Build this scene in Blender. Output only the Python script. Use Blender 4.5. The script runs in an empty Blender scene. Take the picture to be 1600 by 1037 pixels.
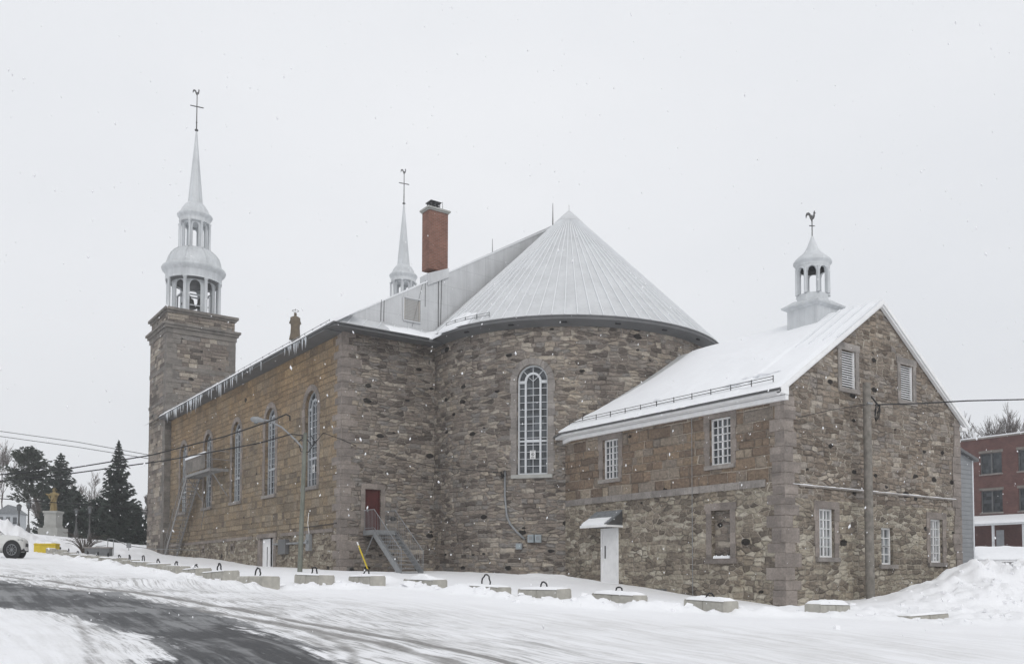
import bpy, math, random
import numpy as np
from mathutils import Vector, Matrix, noise
R = math.radians
random.seed(7)
sc = bpy.context.scene
col = sc.collection
# ------------------------------------------------------------------ camera
FPX, YAW, PITCH = 1404.443, R(37.3771), R(2.4816)
CX, CY = 873.852, 836.524
CAM = Vector((-16.7775, -38.2763, 0.0))
cam = bpy.data.cameras.new('camera'); co = bpy.data.objects.new('camera', cam); col.objects.link(co)
cam.sensor_width = 36; cam.lens = FPX / 1600 * 36
cam.shift_x = (800 - CX) / 1600; cam.shift_y = (CY - 518.5) / 1600
cam.clip_start = 0.1; cam.clip_end = 3000
co.location = CAM; co.rotation_euler = (R(90) + PITCH, 0, -YAW)
sc.camera = co
# ------------------------------------------------------------------ sky, sun, exposure
w = bpy.data.worlds.new('World'); sc.world = w; w.use_nodes = True
nt = w.node_tree; nt.nodes.clear()
out = nt.nodes.new('ShaderNodeOutputWorld'); bg = nt.nodes.new('ShaderNodeBackground')
sky = nt.nodes.new('ShaderNodeTexSky'); sky.sky_type = 'NISHITA'; sky.sun_disc = False
sky.sun_elevation = R(38); sky.sun_rotation = R(200)
tc = nt.nodes.new('ShaderNodeTexCoord')
mp = nt.nodes.new('ShaderNodeMapping'); mp.inputs['Scale'].default_value = (1, 1, 2.2)
nz = nt.nodes.new('ShaderNodeTexNoise'); nz.inputs['Scale'].default_value = 1.6; nz.inputs['Detail'].default_value = 4
rp = nt.nodes.new('ShaderNodeValToRGB')
rp.color_ramp.elements[0].position = .3; rp.color_ramp.elements[0].color = (7.85, 8.05, 8.4, 1)
rp.color_ramp.elements[1].position = .72; rp.color_ramp.elements[1].color = (8.65, 8.78, 9.05, 1)
mx = nt.nodes.new('ShaderNodeMix'); mx.data_type = 'RGBA'; mx.inputs[0].default_value = .97
nt.links.new(tc.outputs['Generated'], mp.inputs[0]); nt.links.new(mp.outputs[0], nz.inputs[0])
nt.links.new(nz.outputs[0], rp.inputs[0])
nt.links.new(sky.outputs[0], mx.inputs[6]); nt.links.new(rp.outputs[0], mx.inputs[7])
nt.links.new(mx.outputs[2], bg.inputs[0]); bg.inputs[1].default_value = .107
nt.links.new(bg.outputs[0], out.inputs[0])
sl = bpy.data.lights.new('sun', 'SUN'); sl.energy = .75; sl.angle = R(30); sl.color = (1, .97, .93)
so = bpy.data.objects.new('sun', sl); col.objects.link(so)
SD = Vector((math.sin(R(200)) , math.cos(R(200)), math.tan(R(38))))
so.rotation_euler = SD.to_track_quat('Z', 'Y').to_euler()
vs = sc.view_settings; vs.view_transform = 'Standard'; vs.look = 'None'; vs.exposure = 0; vs.gamma = 1
sc.render.engine = 'CYCLES'
# ------------------------------------------------------------------ measuring helpers (turn a measured sight line into a point on a known plane)
FW = Vector((math.sin(YAW), math.cos(YAW), 0)); RT = Vector((math.cos(YAW), -math.sin(YAW), 0)); UPZ = Vector((0, 0, 1))
FD = FW * math.cos(PITCH) + UPZ * math.sin(PITCH); UD = UPZ * math.cos(PITCH) - FW * math.sin(PITCH)
def ray(x, y): return FD + RT * ((x - CX) / FPX) + UD * ((CY - y) / FPX)
def onx(x, y, c): r = ray(x, y); return CAM + r * ((c - CAM.x) / r.x)
def ony(x, y, c): r = ray(x, y); return CAM + r * ((c - CAM.y) / r.y)
def dep(x, y, d): return CAM + ray(x, y) * d
# ------------------------------------------------------------------ node helper
class NT:
    def __init__(s, name):
        s.m = bpy.data.materials.new(name); s.m.use_nodes = True; s.t = s.m.node_tree
        s.b = s.t.nodes['Principled BSDF']; s.o = s.t.nodes['Material Output']
    def n(s, ty, **k):
        x = s.t.nodes.new(ty)
        for a, v in k.items(): setattr(x, a, v)
        return x
    def put(s, sock, v):
        if isinstance(v, bpy.types.NodeSocket): s.t.links.new(v, sock)
        elif v is not None:
            if hasattr(sock.default_value, '__len__') and isinstance(v, (tuple, list)) and len(v) == 3 and len(sock.default_value) == 4: v = (*v, 1)
            sock.default_value = v
    def ma(s, op, a, b=None, c=None, clamp=False):
        x = s.n('ShaderNodeMath', operation=op); x.use_clamp = clamp
        s.put(x.inputs[0], a); s.put(x.inputs[1], b)
        if c is not None: s.put(x.inputs[2], c)
        return x.outputs[0]
    def mix(s, f, a, b, bt='MIX'):
        x = s.n('ShaderNodeMix', data_type='RGBA', blend_type=bt); s.put(x.inputs[0], f); s.put(x.inputs[6], a); s.put(x.inputs[7], b)
        return x.outputs[2]
    def mixf(s, f, a, b):
        x = s.n('ShaderNodeMix', data_type='FLOAT'); s.put(x.inputs[0], f); s.put(x.inputs[2], a); s.put(x.inputs[3], b)
        return x.outputs[0]
    def ramp(s, f, pts, interp='LINEAR'):
        x = s.n('ShaderNodeValToRGB'); cr = x.color_ramp; cr.interpolation = interp
        while len(cr.elements) < len(pts): cr.elements.new(.5)
        for e, (p, c) in zip(cr.elements, pts): e.position = p; e.color = (*c, 1) if len(c) == 3 else c
        s.put(x.inputs[0], f); return x.outputs[0]
    def noise(s, vec, scale, detail=3, rough=.5):
        x = s.n('ShaderNodeTexNoise'); s.put(x.inputs['Vector'], vec)
        x.inputs['Scale'].default_value = scale; x.inputs['Detail'].default_value = detail; x.inputs['Roughness'].default_value = rough
        return x.outputs[0]
    def step(s, v, a, b):
        x = s.n('ShaderNodeMapRange', interpolation_type='SMOOTHSTEP'); s.put(x.inputs[0], v)
        s.put(x.inputs[1], a); s.put(x.inputs[2], b); return x.outputs[0]
    def xyz(s, x, y, z=0):
        c = s.n('ShaderNodeCombineXYZ'); s.put(c.inputs[0], x); s.put(c.inputs[1], y); s.put(c.inputs[2], z); return c.outputs[0]
    def sep(s, v):
        c = s.n('ShaderNodeSeparateXYZ'); s.put(c.inputs[0], v); return c.outputs
    def uv(s): return s.n('ShaderNodeTexCoord').outputs['UV']
    def obj(s): return s.n('ShaderNodeTexCoord').outputs['Object']
    def bump(s, h, strength=.5, dist=.03):
        x = s.n('ShaderNodeBump'); x.inputs['Strength'].default_value = strength; x.inputs['Distance'].default_value = dist
        s.put(x.inputs['Height'], h); s.t.links.new(x.outputs[0], s.b.inputs['Normal'])
    def fin(s, c, rough=.8, metal=0, spec=.3):
        s.put(s.b.inputs['Base Color'], c); s.put(s.b.inputs['Roughness'], rough); s.put(s.b.inputs['Metallic'], metal)
        s.b.inputs['Specular IOR Level'].default_value = spec
        return s.m
def simple(name, c, rough=.6, metal=0, var=.15, scale=3, spec=.3, bump=0, warm=0):
    t = NT(name); v = t.obj(); n = t.noise(v, scale, 5, .6)
    lo = tuple(x * (1 - var) for x in c); hi = tuple(min(1, x * (1 + var)) for x in c)
    cc = t.ramp(n, [(.3, lo), (.7, hi)])
    if bump: t.bump(t.noise(v, scale * 6, 4, .6), bump, .02)
    return t.fin(cc, rough, metal, spec)
def rubble(t, uv, a, b, wscale=1.0):
    s = t.sep(uv)
    n1 = t.ma('SUBTRACT', t.noise(uv, 1.3 * wscale, 3, .6), .5); n2 = t.ma('SUBTRACT', t.noise(t.xyz(s[1], s[0], 5.0), 2.6 * wscale, 3, .6), .5)
    u = t.ma('ADD', s[0], t.ma('MULTIPLY', n1, .35)); v = t.ma('ADD', s[1], t.ma('MULTIPLY', n2, .16))
    vec = t.xyz(t.ma('MULTIPLY', u, a), t.ma('MULTIPLY', v, b))
    F = t.n('ShaderNodeTexVoronoi', voronoi_dimensions='2D', feature='F1', distance='MINKOWSKI'); F.inputs['Exponent'].default_value = 2
    F.inputs['Scale'].default_value = 1; F.inputs['Randomness'].default_value = .82; t.put(F.inputs['Vector'], vec)
    E = t.n('ShaderNodeTexVoronoi', voronoi_dimensions='2D', feature='DISTANCE_TO_EDGE'); E.inputs['Scale'].default_value = 1
    E.inputs['Randomness'].default_value = .82; t.put(E.inputs['Vector'], vec)
    return F.outputs['Color'], E.outputs['Distance']
def ashlar(t, uv, h, wd, wob=1.0):
    s = t.sep(uv)
    n1 = t.ma('SUBTRACT', t.noise(uv, 1.1, 3, .6), .5); n2 = t.ma('SUBTRACT', t.noise(t.xyz(s[1], s[0], 3.0), 2.3, 3, .6), .5)
    u = t.ma('ADD', s[0], t.ma('MULTIPLY', n1, .12 * wob * 1.5)); v = t.ma('ADD', s[1], t.ma('MULTIPLY', n2, .07 * wob))
    v = t.ma('ADD', t.ma('DIVIDE', v, h), t.ma('MULTIPLY', t.ma('SINE', t.ma('MULTIPLY', v, 2.7)), .33))
    row = t.ma('FLOOR', v); fv = t.ma('FRACT', v)
    wn = t.n('ShaderNodeTexWhiteNoise', noise_dimensions='1D'); t.put(wn.inputs['W'], row); rr = wn.outputs['Value']
    wr = t.ma('MULTIPLY', t.ma('ADD', t.ma('MULTIPLY', rr, .7), .65), wd)
    uu = t.ma('ADD', t.ma('DIVIDE', u, wr), t.ma('MULTIPLY', rr, 17.3))
    uu = t.ma('ADD', uu, t.ma('MULTIPLY', t.ma('SINE', t.ma('ADD', t.ma('MULTIPLY', uu, 2.2), t.ma('MULTIPLY', row, 1.7))), .3))
    cl = t.ma('FLOOR', uu); fu = t.ma('FRACT', uu)
    w2 = t.n('ShaderNodeTexWhiteNoise', noise_dimensions='2D'); t.put(w2.inputs['Vector'], t.xyz(cl, row))
    du = t.ma('MULTIPLY', t.ma('MINIMUM', fu, t.ma('SUBTRACT', 1.0, fu)), wd * 4); dv = t.ma('MULTIPLY', t.ma('MINIMUM', fv, t.ma('SUBTRACT', 1.0, fv)), h * 4)
    return w2.outputs['Color'], t.ma('MINIMUM', du, dv)
GREY = [(0, (.11, .095, .085)), (.2, (.195, .168, .148)), (.45, (.27, .232, .198)), (.62, (.225, .212, .20)), (.8, (.315, .272, .225)), (1, (.43, .385, .33))]
OCHRE = [(0, (.15, .125, .10)), (.25, (.23, .19, .14)), (.5, (.28, .22, .15)), (.75, (.25, .215, .17)), (1, (.34, .28, .20))]
LOWG = [(0, (.14, .12, .10)), (.3, (.24, .205, .165)), (.6, (.32, .28, .225)), (.8, (.36, .325, .26)), (1, (.48, .44, .37))]
def stone(name, hi='rubble', hicol=GREY, split=None, locol=LOWG, a=1.9, b=5.2, h=.3, wd=.62, rust=.0, dark=.965, holes=.88, mdark=(.085, .075, .065), rustv=(3, 11), rustc=((.20, .15, .105), (.34, .255, .165)), mort=(.33, .30, .26)):
    t = NT(name); uv = t.uv(); s = t.sep(uv)
    if hi == 'rubble':
        c0, d0 = rubble(t, uv, a, b); cb, db = ashlar(t, uv, h, wd, 3.2)
        msk = t.step(t.noise(uv, .55, 2, .5), .46, .52)
        c1 = t.mix(msk, cb, c0); d1 = t.mixf(msk, db, d0)
    else: c1, d1 = ashlar(t, uv, h, wd)
    r1 = t.sep(c1); colr = t.ramp(r1[0], hicol); d = d1; gate = r1[1]
    if rust:
        rn = t.step(t.ma('ADD', t.noise(uv, .23, 4, .65), t.ma('MULTIPLY', t.step(s[1], rustv[0], rustv[1]), .25)), .45, .75)
        colr = t.mix(t.ma('MULTIPLY', rn, rust), colr, t.mix(r1[2], *rustc))
    if rust > .8:
        tp_ = t.ma('MULTIPLY', t.step(s[1], 6.5, 11.0), t.step(t.noise(uv, .45, 4, .6), .38, .6)); colr = t.mix(t.ma('MULTIPLY', tp_, .75), colr, t.mix(r1[2], (.24, .165, .095), (.38, .265, .15)))
    if split is not None:
        ca, da = rubble(t, uv, 2.6, 6.0); cb2, db2 = ashlar(t, uv, .23, .42, 3.0); mk2 = t.step(t.noise(uv, .7, 2, .5), .42, .48)
        c2 = t.mix(mk2, cb2, ca); d2 = t.mixf(mk2, db2, da); r2 = t.sep(c2)
        f = t.step(s[1], split - .01, split + .01)
        colr = t.mix(f, t.ramp(r2[0], locol), colr); d = t.mixf(f, d2, d1); gate = t.mixf(f, r2[1], gate)
    fine = t.noise(uv, 9, 6, .7)
    lam = t.noise(t.xyz(t.ma('MULTIPLY', s[0], 1.2 if hi == 'rubble' else 4.0), t.ma('MULTIPLY', s[1], 13.0 if hi == 'rubble' else 6.5)), 1.5, 4, .7)
    colr = t.mix(1.0, colr, t.ramp(fine, [(.25, (.66, .66, .66)), (.75, (1.3, 1.3, 1.3))]), 'MULTIPLY')
    colr = t.mix(1.0, colr, t.ramp(lam, [(.3, (.74, .74, .74)), (.7, (1.22, 1.22, 1.22))]), 'MULTIPLY')
    big = t.noise(t.xyz(s[0], t.ma('MULTIPLY', s[1], .55)), .33, 5, .65)
    colr = t.mix(1.0, colr, t.ramp(big, [(.3, (.72, .71, .71)), (.5, (1, 1, 1)), (.72, (1.14, 1.1, 1.03))]), 'MULTIPLY')
    grain = t.noise(t.xyz(t.ma('MULTIPLY', s[0], 4.5 if hi == 'rubble' else 7.0), t.ma('MULTIPLY', s[1], 12.0 if hi == 'rubble' else 9.0)), 1.0, 5, .75)
    colr = t.mix(1.0, colr, t.ramp(grain, [(.27, (.36, .36, .36)), (.42, (.92, .92, .92)), (.6, (1.05, 1.05, 1.05)), (.74, (1.75, 1.72, 1.65))]), 'MULTIPLY')
    edge = t.ma('ADD', d, t.ma('MULTIPLY', t.ma('SUBTRACT', t.noise(uv, 11, 3, .6), .5), .16))
    mo = t.ma('SUBTRACT', 1.0, t.step(edge, .02, .085))
    mn = t.noise(uv, .8, 3, .6)
    mcol = t.mix(t.step(mn, .35, .62), mdark, mort)
    colr = t.mix(t.ma('MULTIPLY', mo, .85), colr, mcol)
    if dark < 1:
        HV = t.n('ShaderNodeTexVoronoi', voronoi_dimensions='2D', feature='F1'); HV.inputs['Scale'].default_value = 1; HV.inputs['Randomness'].default_value = 1
        hn = t.ma('MULTIPLY', t.ma('SUBTRACT', t.noise(uv, 6, 3, .6), .5), .25)
        t.put(HV.inputs['Vector'], t.xyz(t.ma('ADD', t.ma('MULTIPLY', s[0], 1.5), hn), t.ma('ADD', t.ma('MULTIPLY', s[1], 2.6), hn)))
        hc = t.sep(HV.outputs['Color']); rad = t.ma('MULTIPLY', t.ma('MULTIPLY', t.ma('GREATER_THAN', hc[0], holes), hc[1]), .34)
        hole = t.ma('SUBTRACT', 1.0, t.step(t.ma('SUBTRACT', HV.outputs['Distance'], rad), -.04, .02)); hole = t.ma('MULTIPLY', hole, t.ma('GREATER_THAN', hc[0], holes))
        colr = t.mix(t.ma('MULTIPLY', hole, .92), colr, (.018, .017, .017))
    hh = t.ma('ADD', t.ma('MULTIPLY', t.step(d, .0, .22), 1.0), t.ma('ADD', t.ma('MULTIPLY', fine, .5), t.ma('MULTIPLY', r1[2], .8)))
    t.bump(hh, .9, .05)
    return t.fin(colr, .9, 0, .15)
M = {}
M['nave_side'] = stone('nave_side_stone', 'ashlar', OCHRE, split=2.12, rust=.82, h=.33, wd=.56, holes=.985, mort=(.25, .20, .15), mdark=(.13, .105, .08))
M['end'] = stone('end_wall_rubble', a=2.1, b=6.8, h=.2, wd=.46, holes=.86)
M['drum'] = stone('apse_rubble', a=2.1, b=6.6, h=.2, wd=.46, holes=.87)
M['sac_side'] = stone('annex_side_stone', 'ashlar', [(0, (.14, .11, .09)), (.3, (.22, .165, .125)), (.55, (.255, .20, .145)), (.75, (.22, .20, .18)), (1, (.34, .29, .23))], split=3.12, rust=.35, h=.36, wd=.62, rustv=(2, 5), holes=.985, mort=(.42, .37, .31), rustc=((.17, .13, .10), (.28, .21, .15)))
M['sac_gable'] = stone('annex_gable_rubble', mort=(.42, .38, .32), hi='rubble', hicol= [(0, (.135, .11, .09)), (.3, (.225, .188, .155)), (.6, (.285, .24, .195)), (.8, (.25, .225, .205)), (1, (.44, .39, .33))], holes=.93, a=2.4, b=7.0, h=.2, wd=.42, split=2.6)
M['tower'] = stone('tower_stone', 'ashlar', GREY, h=.3, wd=.8, holes=.97)
def trim_mat(name, c, sc_=1.0):
    t = NT(name); uv = t.uv(); s = t.sep(uv)
    n = t.noise(uv, 2.2, 6, .65); f = t.noise(uv, 14, 4, .6)
    g = t.n('ShaderNodeObjectInfo')
    cc = t.mix(1.0, t.ramp(n, [(.3, tuple(x * .72 for x in c)), (.7, tuple(x * 1.2 for x in c))]), t.ramp(f, [(.3, (.8, .8, .8)), (.7, (1.15, 1.15, 1.15))]), 'MULTIPLY')
    wn = t.n('ShaderNodeTexWhiteNoise', noise_dimensions='2D'); t.put(wn.inputs['Vector'], t.xyz(t.ma('FLOOR', t.ma('DIVIDE', s[0], .9)), t.ma('FLOOR', t.ma('DIVIDE', s[1], .37))))
    cc = t.mix(1.0, cc, t.ramp(wn.outputs['Value'], [(0, (.8, .8, .8)), (1, (1.18, 1.17, 1.15))]), 'MULTIPLY')
    t.bump(f, .5, .02)
    return t.fin(cc, .9, 0, .15)
M['trim'] = trim_mat('dressed_stone', (.27, .25, .235))
M['trim_dark'] = trim_mat('dressed_stone_dark', (.20, .185, .17))
M['quoin'] = trim_mat('quoin_stone', (.255, .225, .205))
def metal_mat(name, c, seam=0, stk=.7):
    t = NT(name); v = t.obj(); s = t.sep(v)
    n = t.noise(v, .8, 5, .65); st = t.noise(t.xyz(t.ma('MULTIPLY', s[0], 4.0), t.ma('MULTIPLY', s[1], 4.0), t.ma('MULTIPLY', s[2], .25)), 1.0, 4, .7)
    cc = t.mix(1.0, t.ramp(n, [(.3, tuple(x * .88 for x in c)), (.7, tuple(x * 1.08 for x in c))]), t.ramp(st, [(.35, (1 - .2 * stk,) * 3), (.65, (1.04, 1.04, 1.04))]), 'MULTIPLY')
    if seam:
        fx = t.ma('FRACT', t.ma('DIVIDE', t.ma('ADD', s[0], t.ma('MULTIPLY', s[1], .9)), 1.1))
        fz = t.ma('FRACT', t.ma('DIVIDE', s[2], .95))
        ln = t.ma('MAXIMUM', t.ma('LESS_THAN', fx, .02), t.ma('LESS_THAN', fz, .022))
        cc = t.mix(t.ma('MULTIPLY', ln, .35), cc, (.25, .26, .27))
    return t.fin(cc, .55, .12, .4)
M['roof'] = metal_mat('roof_sheet_metal', (.60, .612, .622), 0, .12)
M['gable_metal'] = metal_mat('gable_sheet_metal', (.58, .59, .60), 1, .5)
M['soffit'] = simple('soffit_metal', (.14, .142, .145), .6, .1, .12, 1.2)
M['seam'] = simple('roof_seam_metal', (.76, .775, .79), .5, .0, .05)
M['steeple'] = metal_mat('steeple_paint', (.60, .62, .635))
M['white'] = simple('white_paint', (.80, .80, .80), .5, 0, .08, 2.5)
M['winframe'] = simple('window_frame_paint', (.60, .62, .64), .5, 0, .1, 4)
M['greyframe'] = simple('grey_frame_paint', (.40, .42, .44), .5, 0, .12, 4)
M['copper'] = simple('dark_flashing', (.10, .10, .10), .6, .3, .2)
M['black'] = simple('black_rubber', (.02, .02, .022), .6)
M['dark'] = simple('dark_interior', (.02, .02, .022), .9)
M['steel'] = simple('galvanised_steel', (.27, .278, .285), .6, .3, .15, 6)
M['wood'] = simple('weathered_pole_wood', (.20, .185, .165), .9, 0, .3, 5, bump=.6)
M['reddoor'] = simple('dark_red_paint', (.075, .016, .014), .6, 0, .25, 3)
M['yellow'] = simple('yellow_paint', (.62, .47, .04), .6, 0, .15, 3)
M['concrete'] = simple('block_concrete', (.40, .385, .345), .9, 0, .2, 4, bump=.5)
M['greenpole'] = simple('lamp_pole_paint', (.17, .18, .155), .6, .2, .2, 3)
M['gold'] = simple('gilded_statue', (.25, .19, .09), .5, .3, .25, 4)
M['sstone'] = simple('statue_stone', (.15, .12, .085), .8, 0, .25, 4)
M['pedestal'] = simple('pedestal_granite', (.36, .36, .34), .8, 0, .12, 3)
M['shingle'] = simple('grey_shingle', (.20, .21, .22), .9, 0, .3, 7)
M['siding'] = simple('grey_siding', (.25, .26, .27), .7, 0, .07, 2)
M['carpaint'] = simple('car_white_paint', (.62, .62, .60), .25, 0, .02, 1, .6)
M['tyre'] = simple('tyre_rubber', (.025, .025, .027), .8)
M['rim'] = simple('wheel_rim', (.25, .26, .27), .35, .7)
M['bark'] = simple('tree_bark', (.085, .07, .06), .95, 0, .3, 6)
M['twig'] = simple('bare_twig', (.13, .11, .10), .95, 0, .25, 3)
M['needle'] = simple('conifer_needles', (.04, .054, .042), .9, 0, .45, 1.3)
M['needle2'] = simple('pine_needles', (.05, .062, .045), .9, 0, .45, 1.1)
M['paper'] = simple('sign_paper', (.72, .72, .72), .8, 0, .03)
M['louvre_tan'] = simple('weathered_louver', (.42, .40, .37), .7, 0, .1, 3)
M['escape_steel'] = simple('weathered_escape_steel', (.25, .245, .24), .7, .2, .2, 5)
M['bell'] = simple('bronze_bell', (.10, .10, .09), .5, .5)
M['meter'] = simple('meter_box_paint', (.30, .34, .36), .5, .1, .08)
M['foundation'] = simple('planter_stone', (.16, .165, .17), .9, 0, .2, 5, bump=.5)
def glass_mat(name, c=(.045, .05, .055), rough=.12):
    t = NT(name); uv = t.uv(); n = t.noise(uv, 1.7, 4, .6)
    s = t.sep(uv); cells = t.n('ShaderNodeTexWhiteNoise', noise_dimensions='2D')
    t.put(cells.inputs['Vector'], t.xyz(t.ma('FLOOR', t.ma('MULTIPLY', s[0], 4.5)), t.ma('FLOOR', t.ma('MULTIPLY', s[1], 3.6))))
    g = t.ma('ADD', t.ma('MULTIPLY', cells.outputs['Value'], .5), t.ma('MULTIPLY', n, .6))
    return t.fin(t.ramp(g, [(.2, tuple(x * .5 for x in c)), (.9, tuple(x * 2.3 for x in c))]), rough, 0, .5)
M['glass'] = glass_mat('window_glass'); M['glass_light'] = glass_mat('curtained_glass', (.13, .14, .145), .15)
def brick_mat(name, c1, c2, mor, sc_=1.0):
    t = NT(name); uv = t.uv()
    b = t.n('ShaderNodeTexBrick'); t.put(b.inputs['Vector'], uv); b.inputs['Scale'].default_value = 1
    t.put(b.inputs['Color1'], c1); t.put(b.inputs['Color2'], c2); t.put(b.inputs['Mortar'], mor)
    b.inputs['Brick Width'].default_value = .23; b.inputs['Row Height'].default_value = .075; b.inputs['Mortar Size'].default_value = .009
    n = t.noise(uv, .9, 5, .7)
    return t.fin(t.mix(1.0, b.outputs[0], t.ramp(n, [(.3, (.72, .72, .72)), (.7, (1.2, 1.2, 1.2))]), 'MULTIPLY'), .9, 0, .1)
M['brick'] = brick_mat('chimney_brick', (.175, .080, .056), (.245, .118, .085), (.22, .175, .155))
M['brick2'] = brick_mat('red_brick', (.115, .055, .05), (.155, .075, .066), (.15, .11, .10))
def snow_mat(name, c=(.90, .905, .92), bs=.35, sc1=3.0):
    t = NT(name); v = t.obj()
    n = t.noise(v, sc1, 6, .6); n2 = t.noise(v, 26, 3, .6)
    t.bump(t.ma('ADD', n, t.ma('MULTIPLY', n2, .15)), bs, .08)
    return t.fin(t.ramp(n, [(.3, tuple(x * .965 for x in c)), (.7, c)]), .75, 0, .2)
M['snow'] = snow_mat('fresh_snow'); M['snow_roof'] = snow_mat('roof_snow', (.88, .89, .91), .2, 1.2)
t = NT('ice'); M['ice'] = t.fin((.70, .74, .78), .2, 0, .5)
# ------------------------------------------------------------------ mesh helper
class MB:
    def __init__(s): s.v = []; s.f = []; s.uv = []; s.sm = []
    def face(s, pts, uv=None, sm=False):
        i = len(s.v); s.v += [tuple(p) for p in pts]; s.f.append(tuple(range(i, i + len(pts)))); s.uv.append(uv); s.sm.append(sm)
    def hexa(s, p):   # 8 corners: bottom 4 ccw, top 4 ccw
        i = len(s.v); s.v += [tuple(q) for q in p]
        for f in ((0, 3, 2, 1), (4, 5, 6, 7), (0, 1, 5, 4), (1, 2, 6, 5), (2, 3, 7, 6), (3, 0, 4, 7)):
            s.f.append(tuple(i + k for k in f)); s.uv.append(None); s.sm.append(False)
        return s
    def box(s, x0, x1, y0, y1, z0, z1):
        return s.hexa([(x0, y0, z0), (x1, y0, z0), (x1, y1, z0), (x0, y1, z0), (x0, y0, z1), (x1, y0, z1), (x1, y1, z1), (x0, y1, z1)])
    def mbox(s, mat, sx, sy, sz):
        c = [(-1, -1, -1), (1, -1, -1), (1, 1, -1), (-1, 1, -1), (-1, -1, 1), (1, -1, 1), (1, 1, 1), (-1, 1, 1)]
        return s.hexa([mat @ Vector((a * sx / 2, b * sy / 2, d * sz / 2)) for a, b, d in c])
    def bar(s, a, b, w, h=None):
        a = Vector(a); b = Vector(b); d = b - a
        if d.length < 1e-6: return s
        q = d.to_track_quat('Y', 'Z').to_matrix().to_4x4()
        return s.mbox(Matrix.Translation((a + b) / 2) @ q, w, d.length, h or w)
    def tube(s, pts, r, n=8, cap=True, sm=True):
        pts = [Vector(p) for p in pts]; m = len(pts); i0 = len(s.v)
        rr = r if hasattr(r, '__len__') else [r] * m; ref = None
        for k, p in enumerate(pts):
            d = (pts[min(k + 1, m - 1)] - pts[max(k - 1, 0)]).normalized()
            if ref is None:
                ref = Vector((0, 0, 1)) if abs(d.z) < .9 else Vector((1, 0, 0))
            a = d.cross(ref).normalized(); b = d.cross(a).normalized(); ref = -b if b.dot(ref) < 0 else b
            for j in range(n):
                t = 2 * math.pi * j / n; s.v.append(tuple(p + (a * math.cos(t) + b * math.sin(t)) * rr[k]))
        for k in range(m - 1):
            for j in range(n):
                s.f.append((i0 + k * n + j, i0 + k * n + (j + 1) % n, i0 + (k + 1) * n + (j + 1) % n, i0 + (k + 1) * n + j)); s.uv.append(None); s.sm.append(sm)
        if cap:
            s.f.append(tuple(i0 + j for j in range(n))); s.uv.append(None); s.sm.append(False)
            s.f.append(tuple(i0 + (m - 1) * n + j for j in range(n))); s.uv.append(None); s.sm.append(False)
        return s
    def lathe(s, prof, c, n=32, sm=True, a0=0):
        i0 = len(s.v); m = len(prof)
        for r, z in prof:
            for j in range(n):
                t = a0 + 2 * math.pi * j / n; s.v.append((c[0] + r * math.cos(t), c[1] + r * math.sin(t), c[2] + z))
        for k in range(m - 1):
            for j in range(n):
                s.f.append((i0 + k * n + j, i0 + k * n + (j + 1) % n, i0 + (k + 1) * n + (j + 1) % n, i0 + (k + 1) * n + j)); s.uv.append(None); s.sm.append(sm)
        for k in (0, m - 1):
            if prof[k][0] > 1e-4: s.f.append(tuple(i0 + k * n + j for j in range(n))); s.uv.append(None); s.sm.append(False)
        return s
    def prism(s, poly, o, ex, ey, th):   # polygon in plane (ex,ey) at o, extruded by vector th
        o = Vector(o); ex = Vector(ex); ey = Vector(ey); th = Vector(th); n = len(poly)
        a = [o + ex * p[0] + ey * p[1] for p in poly]; b = [p + th for p in a]
        s.face(a); s.face(b[::-1])
        for i in range(n): s.face([a[i], a[(i + 1) % n], b[(i + 1) % n], b[i]])
        return s
    def build(s, name, mat, parent=None, smooth_all=None, uvf=None):
        me = bpy.data.meshes.new(name)
        root = parent
        while root is not None and root.parent is not None: root = root.parent
        off = Vector(root['org']) if root is not None and 'org' in root else Vector((0, 0, 0))
        V = [tuple(Vector(v) - off) for v in s.v]
        me.from_pydata(V, [], s.f); me.materials.append(mat if not isinstance(mat, str) else M[mat])
        ul = me.uv_layers.new(name='UVMap')
        for fi, p in enumerate(me.polygons):
            p.use_smooth = s.sm[fi]
            e = s.uv[fi]
            n = p.normal
            for k, li in enumerate(p.loop_indices):
                if e is not None: ul.data[li].uv = e[k]
                else:
                    c = s.v[me.loops[li].vertex_index]
                    if abs(n.z) > .75: ul.data[li].uv = (c[0], c[1])
                    elif abs(n.x) > abs(n.y): ul.data[li].uv = (c[1], c[2])
                    else: ul.data[li].uv = (c[0], c[2])
        me.update()
        o = bpy.data.objects.new(name, me); col.objects.link(o)
        if parent is not None: o.parent = parent
        return o
def tag(o, label, cat=None, group=None, kind=None):
    if label: o['label'] = label
    if cat: o['category'] = cat
    if group: o['group'] = group
    if kind: o['kind'] = kind
    return o
def thing(name, label, cat, org=(0, 0, 0), group=None):
    o = bpy.data.objects.new(name, None); col.objects.link(o); o.location = org; o['org'] = tuple(org); o.empty_display_size = .3
    return tag(o, label, cat, group)
def copy_tree(o, parent=None):
    c = o.copy(); col.objects.link(c); c.parent = parent
    for ch in [x for x in o.children]: copy_tree(ch, c)
    return c
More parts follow.
